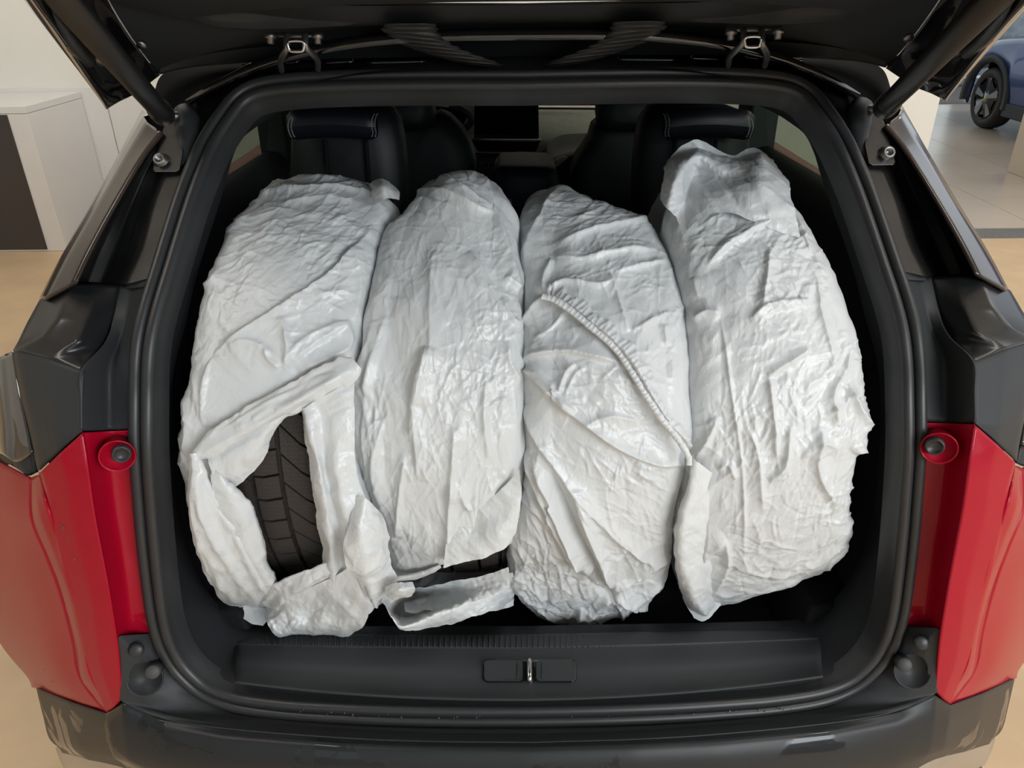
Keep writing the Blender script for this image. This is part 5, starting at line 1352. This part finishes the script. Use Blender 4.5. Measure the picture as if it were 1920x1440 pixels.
# ---- second bag: tall, smooth, lifted hem over a dark tread
T2 = build_tyre(-0.102, 'dark tyre just visible under the lifted hem of the second bag', 0.084, 0.328)
bag2 = build_bag('tall white plastic bag with lifted bottom hem, second from left boot wall',
    [(295, 808, 890), (310, 800, 915), (330, 790, 940), (350, 770, 964), (372, 745, 975), (395, 718, 972), (450, 702, 978), (500, 690, 982), (560, 677, 984), (640, 670, 985), (690, 668, 984), (760, 664, 982), (830, 660, 982), (900, 668, 982), (960, 688, 976), (1000, 704, 970), (1085, 725, 955), (1150, 740, 950), (1300, 745, 945)],
    [(-4, 0.350, 0.352), (14, 0.364, 0.364), (35, 0.355, 0.355), (90, 0.358, 0.356), (120, 0.362, 0.360), (140, 0.370, 0.370), (150, 0.365, 0.365), (180, 0.355, 0.355), (360, 0.35, 0.352)], 0,
    [([(812, 470), (806, 560), (806, 640), (800, 720)], 0.005, 10, 34), ([(800, 650), (780, 720), (776, 800), (785, 900)], 0.006, 5, 26), ([(690, 640), (676, 720), (668, 800), (664, 860)], 0.005, 3, 9), ([(708, 640), (694, 720), (684, 800), (690, 900)], 0.004, 3, 8), ([(850, 800), (846, 880), (842, 940)], 0.005, 5, 18), ([(880, 470), (910, 520), (930, 560), (948, 600)], 0.006, 22, 4), ([(910, 700), (905, 780), (915, 860)], 0.004, 5, 16), ([(700, 600), (686, 680), (672, 780), (668, 880)], 0.006, 6, 12), ([(722, 590), (704, 660), (690, 740)], 0.004, 5, 9), ([(880, 320), (920, 380), (950, 460), (975, 560)], 0.006, 14, 4), ([(905, 318), (940, 345), (960, 370)], 0.004, 5, 6),
     ([(770, 365), (830, 370), (890, 398), (930, 405)], 0.006, 4, 12), ([(830, 345), (870, 368), (920, 395)], 0.005, 10, 4), ([(760, 690), (780, 700), (772, 760), (770, 830)], 0.004, 6, 6), ([(945, 520), (975, 545)], 0.005, 4, 8), ([(940, 560), (960, 600), (980, 610)], 0.005, 4, 8), ([(950, 640), (955, 680), (975, 720)], 0.004, 4, 9),
     ([(800, 650), (790, 700), (780, 760)], 0.007, 8, 14), ([(760, 850), (750, 930), (742, 1010)], 0.007, 8, 12), ([(845, 900), (840, 960), (838, 1050)], 0.008, 5, 14), ([(860, 910), (880, 950), (940, 900)], 0.005, 6, 8), ([(720, 780), (700, 880), (720, 960)], 0.005, 8, 8), ([(870, 985), (900, 1000), (960, 940)], 0.005, 6, 8)],
    [(840, 345, 90, 45, 40, -25, 35, 50, 0.0025, 6), (820, 440, 130, 70, 60, 8, 35, 45, 0.0016, 5), (800, 560, 110, 110, 50, 75, 35, 55, 0.0018, 6), (930, 600, 45, 170, 60, 60, 40, 50, 0.0024, 5), (900, 700, 80, 100, 50, 75, 30, 55, 0.0024, 6),
     (820, 780, 140, 110, 80, 75, 35, 60, 0.0026, 6), (820, 950, 140, 110, 80, 70, 35, 60, 0.003, 7), (690, 780, 30, 150, 36, 85, 15, 80, 0.003, 6)], 12,
    bumps=[(868, 345, 75, 50, 0, 0.012)], cut=[(640, 1098), (742, 1086), (785, 1078), (828, 1060), (880, 1048), (925, 1034), (990, 1002), (1010, 1300), (640, 1300)], flow=(0.2, 2.2))
band('hem', bag2, [(738, 1087, 4), (785, 1079, 5), (826, 1061, 4)], 0, 0.006, n=(80, 12), seed=31, thick=0.003, longs=2, la=0.002)
sheet('lifted_hem', bag2, [[(838, 960, -0.006), (880, 955, -0.006), (930, 925, -0.006), (974, 880, -0.006)], [(838, 1000, 0.004), (890, 990, 0.004), (940, 960, 0.004), (978, 920, 0.0)], [(834, 1040, 0.018), (890, 1022, 0.018), (940, 994, 0.016), (974, 958, 0.004)], [(831, 1064, 0.026), (890, 1049, 0.026), (940, 1030, 0.022), (967, 1000, 0.008)]],
      n=(70, 90), hand=[([(850, 1010), (880, 1005), (915, 960)], 0.006, 4, 9), ([(890, 1046), (930, 1000), (965, 960)], 0.006, 4, 10), ([(836, 1000), (834, 1064)], 0.004, 3, 6)], regions=[(900, 1000, 70, 40, 50, 30, 40, 45, 0.0035, 5)], seed=35, jit=1.5)
sheet('lower_flap', bag2, [[(712, 1112, 0.03), (760, 1112, 0.008), (820, 1112, 0.002), (890, 1098, 0.002), (962, 1072, -0.006)], [(716, 1130, 0.05), (752, 1150, 0.03), (820, 1136, 0.03), (890, 1112, 0.016), (964, 1084, -0.004)], [(730, 1150, 0.066), (755, 1172, 0.07), (820, 1150, 0.052), (890, 1126, 0.030), (964, 1100, 0.002)], [(742, 1164, 0.07), (758, 1182, 0.075), (830, 1172, 0.06), (900, 1152, 0.046), (962, 1136, 0.022)]],
      n=(60, 110), hand=[([(756, 1180), (830, 1140), (950, 1090)], 0.009, 6, 14), ([(756, 1180), (740, 1140), (720, 1118)], 0.007, 5, 7), ([(780, 1170), (850, 1155), (930, 1130)], 0.004, 6, 8)], regions=[(840, 1130, 110, 40, 60, 18, 30, 50, 0.003, 6), (740, 1140, 30, 30, 20, -60, 40, 35, 0.003, 5)], seed=32)
sheet('inner_film', bag2, [[(770, 1104, 0.0), (840, 1092, 0.0), (900, 1080, 0.0), (955, 1062, 0.0)], [(760, 1124, 0.012), (840, 1112, 0.008), (900, 1098, 0.01), (955, 1082, 0.01)], [(760, 1150, 0.05), (840, 1140, 0.04), (900, 1124, 0.03), (955, 1100, 0.02)]], n=(30, 50), regions=[(840, 1115, 70, 30, 30, 30, 60, 40, 0.004, 7)], seed=33)
sheet('crumpled_tuft', bag2, [[(722, 1100, 0.05), (745, 1092, 0.06), (775, 1092, 0.05)], [(725, 1115, 0.06), (750, 1108, 0.075), (780, 1104, 0.06)], [(735, 1128, 0.05), (752, 1122, 0.06), (772, 1118, 0.05)]], n=(40, 40), hand=[([(722, 1106), (780, 1098)], 0.007, 4, 6)], regions=[(750, 1108, 30, 20, 24, 10, 40, 30, 0.004, 4)], seed=34, amp=1.5)

# ---- third bag: gathered seam running diagonally over it
seam = [(1016, 556), (1040, 562), (1070, 582), (1110, 615), (1150, 650), (1180, 690), (1210, 740), (1240, 785), (1270, 822), (1290, 855), (1292, 875)]
_sp = catmull(np.array(seam, float), 200); gath3 = [(seam, 0.014, 2.5, 42)]
for i in range(6, 194, 4):
    t = _sp[i + 1] - _sp[i - 1]; t /= np.linalg.norm(t); nn = np.array([t[1], -t[0]]); L_ = (12 + 16 * abs(math.sin(i * 1.7))) * (0.55 if i > 120 else 1.0)
    gath3.append(([_sp[i], _sp[i] + nn * L_ + t * 4 * math.sin(i)], 0.0030, 1.8, 3.0))
bag3 = build_bag('white plastic bag with a gathered diagonal seam, second from right boot wall',
    [(330, 1005, 1085), (350, 996, 1120), (362, 984, 1160), (378, 977, 1205), (400, 973, 1242), (440, 976, 1262), (500, 986, 1282), (560, 986, 1294), (640, 988, 1302), (700, 986, 1302), (760, 984, 1300), (850, 987, 1293), (920, 985, 1288), (1000, 968, 1270), (1060, 953, 1262), (1100, 948, 1258), (1130, 956, 1250), (1165, 985, 1215), (1192, 1030, 1150), (1300, 1040, 1140)],
    [(-4, 0.340, 0.325), (20, 0.346, 0.332), (50, 0.354, 0.350), (90, 0.358, 0.358), (118, 0.362, 0.362), (135, 0.396, 0.390), (144, 0.424, 0.410), (152, 0.415, 0.400), (180, 0.355, 0.355), (360, 0.34, 0.325)], 0,
    gath3 + [([(1045, 352), (1020, 395), (995, 440), (985, 500)], 0.006, 5, 10), ([(1050, 460), (1110, 435), (1180, 420), (1240, 410)], 0.006, 4, 16), ([(1040, 485), (1090, 490), (1160, 475), (1230, 470)], 0.007, 5, 20), ([(1035, 485), (1020, 520), (1018, 550)], 0.006, 5, 6), ([(1022, 552), (1060, 532), (1120, 540), (1150, 530)], 0.006, 4, 12),
     ([(1140, 510), (1155, 550), (1165, 590), (1178, 625)], 0.006, 10, 3), ([(1178, 625), (1220, 600), (1255, 585)], 0.004, 10, 4), ([(1240, 610), (1245, 650)], 0.005, 4, 8), ([(1020, 555), (1000, 580), (985, 610)], 0.007, 6, 6), ([(1150, 515), (1200, 500), (1250, 490)], 0.005, 4, 10),
     ([(976, 690), (1000, 668), (1060, 660), (1120, 672), (1160, 682)], 0.009, 3, 22), ([(974, 694), (1010, 700), (1050, 745), (1080, 770)], 0.008, 16, 3), ([(1050, 735), (1062, 700), (1080, 682)], 0.006, 4, 12), ([(1030, 715), (1040, 735), (1060, 728)], 0.004, 3, 8), ([(985, 690), (1030, 740), (1090, 790), (1160, 840), (1230, 868), (1290, 872)], 0.009, 5, 16), ([(980, 760), (1010, 830), (1060, 900), (1120, 1000)], 0.008, 6, 12), ([(985, 840), (1010, 920), (1050, 1010), (1100, 1080)], 0.009, 6, 12), ([(1060, 900), (1110, 960), (1170, 1020), (1230, 1060)], 0.007, 5, 14),
     ([(1090, 960), (1120, 1040), (1150, 1110)], 0.008, 6, 10), ([(1148, 1104), (1200, 1078), (1258, 1040)], 0.008, 4, 12), ([(1150, 1112), (1195, 1122), (1245, 1090)], 0.008, 4, 10), ([(1148, 1114), (1118, 1140), (1086, 1172)], 0.008, 5, 10), ([(1080, 1050), (1120, 1100), (1150, 1112)], -0.012, 5, 6), ([(1150, 1114), (1165, 1150), (1160, 1185)], 0.008, 5, 9), ([(1090, 1140), (1085, 1165), (1110, 1185)], 0.008, 4, 12), ([(1150, 1112), (1215, 1140), (1235, 1140)], 0.009, 4, 9), ([(1000, 850), (1040, 960), (1095, 1070), (1140, 1104)], 0.013, 6, 12), ([(1030, 880), (1080, 990), (1135, 1095)], -0.009, 5, 7), ([(1075, 930), (1110, 1010), (1146, 1095)], 0.011, 5, 10), ([(1000, 640), (1040, 610), (1060, 580)], 0.004, 4, 8), ([(1090, 800), (1140, 780), (1200, 790)], 0.004, 6, 6), ([(1060, 740), (1080, 700), (1100, 690)], 0.004, 5, 5), ([(955, 1080), (1000, 1130), (1060, 1170)], 0.006, 8, 8)],
    [(1120, 400, 130, 40, 70, 14, 18, 70, 0.0022, 6), (1150, 500, 110, 60, 60, 25, 40, 45, 0.0026, 5), (1220, 620, 60, 120, 50, 65, 40, 45, 0.0020, 6), (1060, 620, 70, 50, 24, 30, 40, 45, 0.0022, 6), (1120, 720, 110, 50, 50, -25, 35, 50, 0.0028, 6),
     (1150, 830, 130, 60, 50, -30, 35, 50, 0.0022, 6), (1150, 950, 130, 90, 70, -40, 35, 60, 0.0030, 6), (1100, 1090, 140, 70, 100, -20, 60, 55, 0.0045, 6), (1000, 1000, 40, 140, 46, -70, 20, 70, 0.004, 6)], 13,
    bumps=[(1150, 700, 90, 70, 35, 0.006)], flow=(-0.5, 1.5))
SP = catmull(np.array(seam, float), 200)
gath = []
for i in range(6, 194, 4):
    t = SP[i + 1] - SP[i - 1]; t /= np.linalg.norm(t); nn = np.array([t[1], -t[0]]); L_ = (10 + 12 * abs(math.sin(i * 1.7))) * (0.55 if i > 120 else 1.0)
    gath.append(([SP[i] - nn * 6, SP[i] + nn * L_ + t * 4 * math.sin(i)], 0.0011, 1.6, 2.6))
band('gathered_seam', bag3, [(p[0], p[1], 5.5) for p in SP[::6]], 0, 0.0135, n=(420, 16), hand=gath, seed=42, thick=0.0022, amp=0.2, base=0.357, longs=0, jit=0.5, crum=0.3)

# ---- fourth bag: loose open top with two peaks
bag4 = build_bag('white plastic bag with loose peaked top, against the right boot wall',
    [(280, 1290, 1430), (310, 1275, 1455), (340, 1262, 1482), (370, 1255, 1510), (400, 1262, 1530), (450, 1276, 1560), (500, 1286, 1588), (560, 1300, 1606), (640, 1305, 1632), (700, 1305, 1638), (760, 1304, 1642), (815, 1304, 1648), (845, 1303, 1644), (870, 1303, 1628), (930, 1290, 1612), (1000, 1272, 1603), (1060, 1268, 1600), (1085, 1272, 1588), (1110, 1278, 1560), (1140, 1290, 1470), (1170, 1310, 1400), (1300, 1320, 1390)],
    [(-4, 0.352, 0.358), (14, 0.364, 0.372), (35, 0.358, 0.362), (90, 0.358, 0.358), (112, 0.362, 0.360), (128, 0.388, 0.352), (140, 0.408, 0.345), (148, 0.405, 0.345), (170, 0.355, 0.345), (360, 0.352, 0.358)], 0,
    [([(1440, 465), (1436, 520), (1428, 575)], 0.006, 4, 12), ([(1405, 600), (1440, 572), (1520, 562)], 0.006, 12, 4), ([(1300, 602), (1325, 585), (1350, 590)], 0.006, 4, 10), ([(1352, 600), (1362, 660), (1372, 740), (1390, 860), (1395, 960), (1395, 1060)], 0.0035, 3, 3), ([(1530, 520), (1540, 590), (1565, 680)], 0.004, 3, 4), ([(1440, 705), (1480, 680), (1520, 655)], 0.006, 4, 10),
     ([(1325, 500), (1370, 460), (1420, 430), (1480, 410)], 0.008, 4, 18), ([(1585, 690), (1560, 740), (1570, 800)], 0.006, 6, 8), ([(1590, 720), (1615, 780), (1645, 815)], 0.008, 5, 8), ([(1600, 850), (1630, 830), (1646, 818)], 0.008, 5, 6), ([(1540, 800), (1530, 880), (1560, 940)], 0.007, 6, 12), ([(1610, 860), (1600, 950), (1570, 1020)], 0.007, 5, 10),
     ([(1345, 880), (1365, 870), (1380, 900)], 0.006, 5, 8), ([(1305, 860), (1330, 820), (1345, 780)], 0.007, 5, 8), ([(1310, 930), (1340, 905), (1375, 880)], 0.006, 5, 12), ([(1310, 1080), (1325, 1040), (1362, 1010)], 0.008, 5, 14), ([(1362, 1010), (1365, 1060), (1340, 1110)], 0.006, 10, 4), ([(1350, 1050), (1440, 1075), (1520, 1060), (1590, 1020)], 0.006, 6, 10), ([(1320, 1120), (1420, 1105), (1520, 1085)], 0.005, 5, 7),
     ([(1440, 700), (1450, 780), (1455, 860)], 0.006, 6, 9), ([(1480, 800), (1470, 870), (1440, 900)], 0.007, 7, 9), ([(1500, 860), (1540, 830), (1570, 840)], 0.005, 6, 6), ([(1400, 800), (1420, 850), (1430, 960)], 0.005, 8, 8), ([(1300, 520), (1310, 560)], 0.004, 4, 6), ([(1480, 390), (1500, 430), (1520, 480)], 0.006, 8, 5)],
    [(1400, 450, 110, 60, 60, 30, 35, 55, 0.0030, 6), (1480, 510, 80, 70, 60, 40, 50, 45, 0.0030, 5), (1370, 620, 70, 100, 30, 60, 50, 45, 0.0015, 6), (1500, 650, 110, 80, 60, 35, 25, 55, 0.0022, 6), (1590, 760, 50, 110, 60, 55, 40, 45, 0.004, 5), (1440, 800, 130, 90, 90, 65, 35, 50, 0.0034, 6),
     (1470, 930, 130, 100, 80, 50, 40, 50, 0.0030, 6), (1570, 1000, 50, 90, 60, 50, 25, 55, 0.004, 5), (1400, 1060, 120, 50, 60, 15, 30, 55, 0.0035, 6), (1290, 1000, 30, 150, 40, 85, 15, 70, 0.004, 6)], 14,
    flow=(-0.6, 1.3))
sheet('peaked_top', bag4, [[(1236, 372, -0.004), (1246, 330, 0.004), (1258, 292, 0.008), (1304, 262, 0.012), (1352, 284, 0.004), (1376, 290, -0.006), (1414, 276, 0.008), (1446, 300, 0.006), (1480, 344, 0.0)], [(1248, 388, 0.004), (1262, 345, 0.022), (1282, 310, 0.030), (1310, 290, 0.034), (1350, 308, 0.022), (1390, 312, 0.018), (1424, 304, 0.028), (1448, 326, 0.022), (1484, 370, 0.006)], [(1262, 402, 0.0), (1276, 372, 0.004), (1296, 336, 0.000), (1316, 328, 0.004), (1352, 334, 0.012), (1394, 336, 0.020), (1424, 342, 0.030), (1450, 366, 0.022), (1490, 398, 0.006)], [(1270, 412, -0.004), (1284, 392, -0.002), (1300, 372, 0.004), (1330, 362, 0.010), (1366, 360, 0.016), (1400, 372, 0.022), (1426, 390, 0.018), (1456, 408, 0.012), (1496, 424, 0.0)], [(1280, 440, -0.004), (1290, 430, 0.0), (1310, 412, 0.008), (1340, 402, 0.012), (1376, 402, 0.012), (1404, 412, 0.010), (1434, 424, 0.006), (1466, 436, 0.0), (1500, 448, -0.004)]],
      n=(80, 150), hand=[([(1258, 294), (1290, 315), (1316, 318)], 0.006, 4, 8), ([(1304, 264), (1306, 296), (1300, 320)], 0.006, 5, 5), ([(1316, 318), (1350, 305), (1376, 292)], 0.006, 4, 9), ([(1300, 372), (1340, 345), (1400, 330), (1432, 318)], 0.009, 4, 14), ([(1432, 318), (1448, 340), (1436, 390)], 0.010, 6, 10), ([(1300, 376), (1350, 385), (1400, 392)], -0.008, 5, 8), ([(1320, 388), (1380, 400), (1420, 400)], 0.008, 4, 9), ([(1438, 390), (1470, 380), (1490, 370)], 0.005, 6, 6), ([(1416, 278), (1428, 318)], 0.005, 5, 5), ([(1330, 410), (1380, 420), (1440, 405), (1500, 385)], 0.008, 5, 10), ([(1250, 370), (1270, 330), (1296, 318)], 0.006, 8, 5)],
      regions=[(1370, 350, 120, 60, 60, 20, 60, 45, 0.004, 6), (1470, 350, 30, 60, 30, -60, 25, 50, 0.003, 5)], seed=51, amp=1.3, base=0.362)
sheet('side_fold', bag4, [[(1303, 850, -0.008), (1301, 860, 0.000), (1314, 872, 0.002), (1336, 888, -0.008)], [(1282, 930, -0.006), (1285, 934, 0.007), (1300, 940, 0.008), (1330, 950, -0.008)], [(1266, 990, -0.004), (1271, 998, 0.012), (1290, 1004, 0.012), (1330, 1004, -0.008)], [(1267, 1060, 0.000), (1274, 1066, 0.018), (1296, 1064, 0.018), (1334, 1056, -0.004)], [(1280, 1120, 0.016), (1290, 1126, 0.030), (1308, 1124, 0.032), (1340, 1108, 0.010)], [(1302, 1160, 0.036), (1316, 1166, 0.044), (1330, 1158, 0.044), (1352, 1136, 0.024)]],
      n=(110, 60), hand=[([(1304, 860), (1292, 940), (1290, 1030), (1300, 1110), (1320, 1160)], 0.006, 3, 8), ([(1312, 880), (1308, 980), (1310, 1080)], -0.006, 4, 5), ([(1290, 960), (1284, 1040), (1296, 1120)], 0.005, 3, 5)], regions=[(1300, 1000, 30, 140, 50, 85, 20, 60, 0.0035, 5)], seed=52)
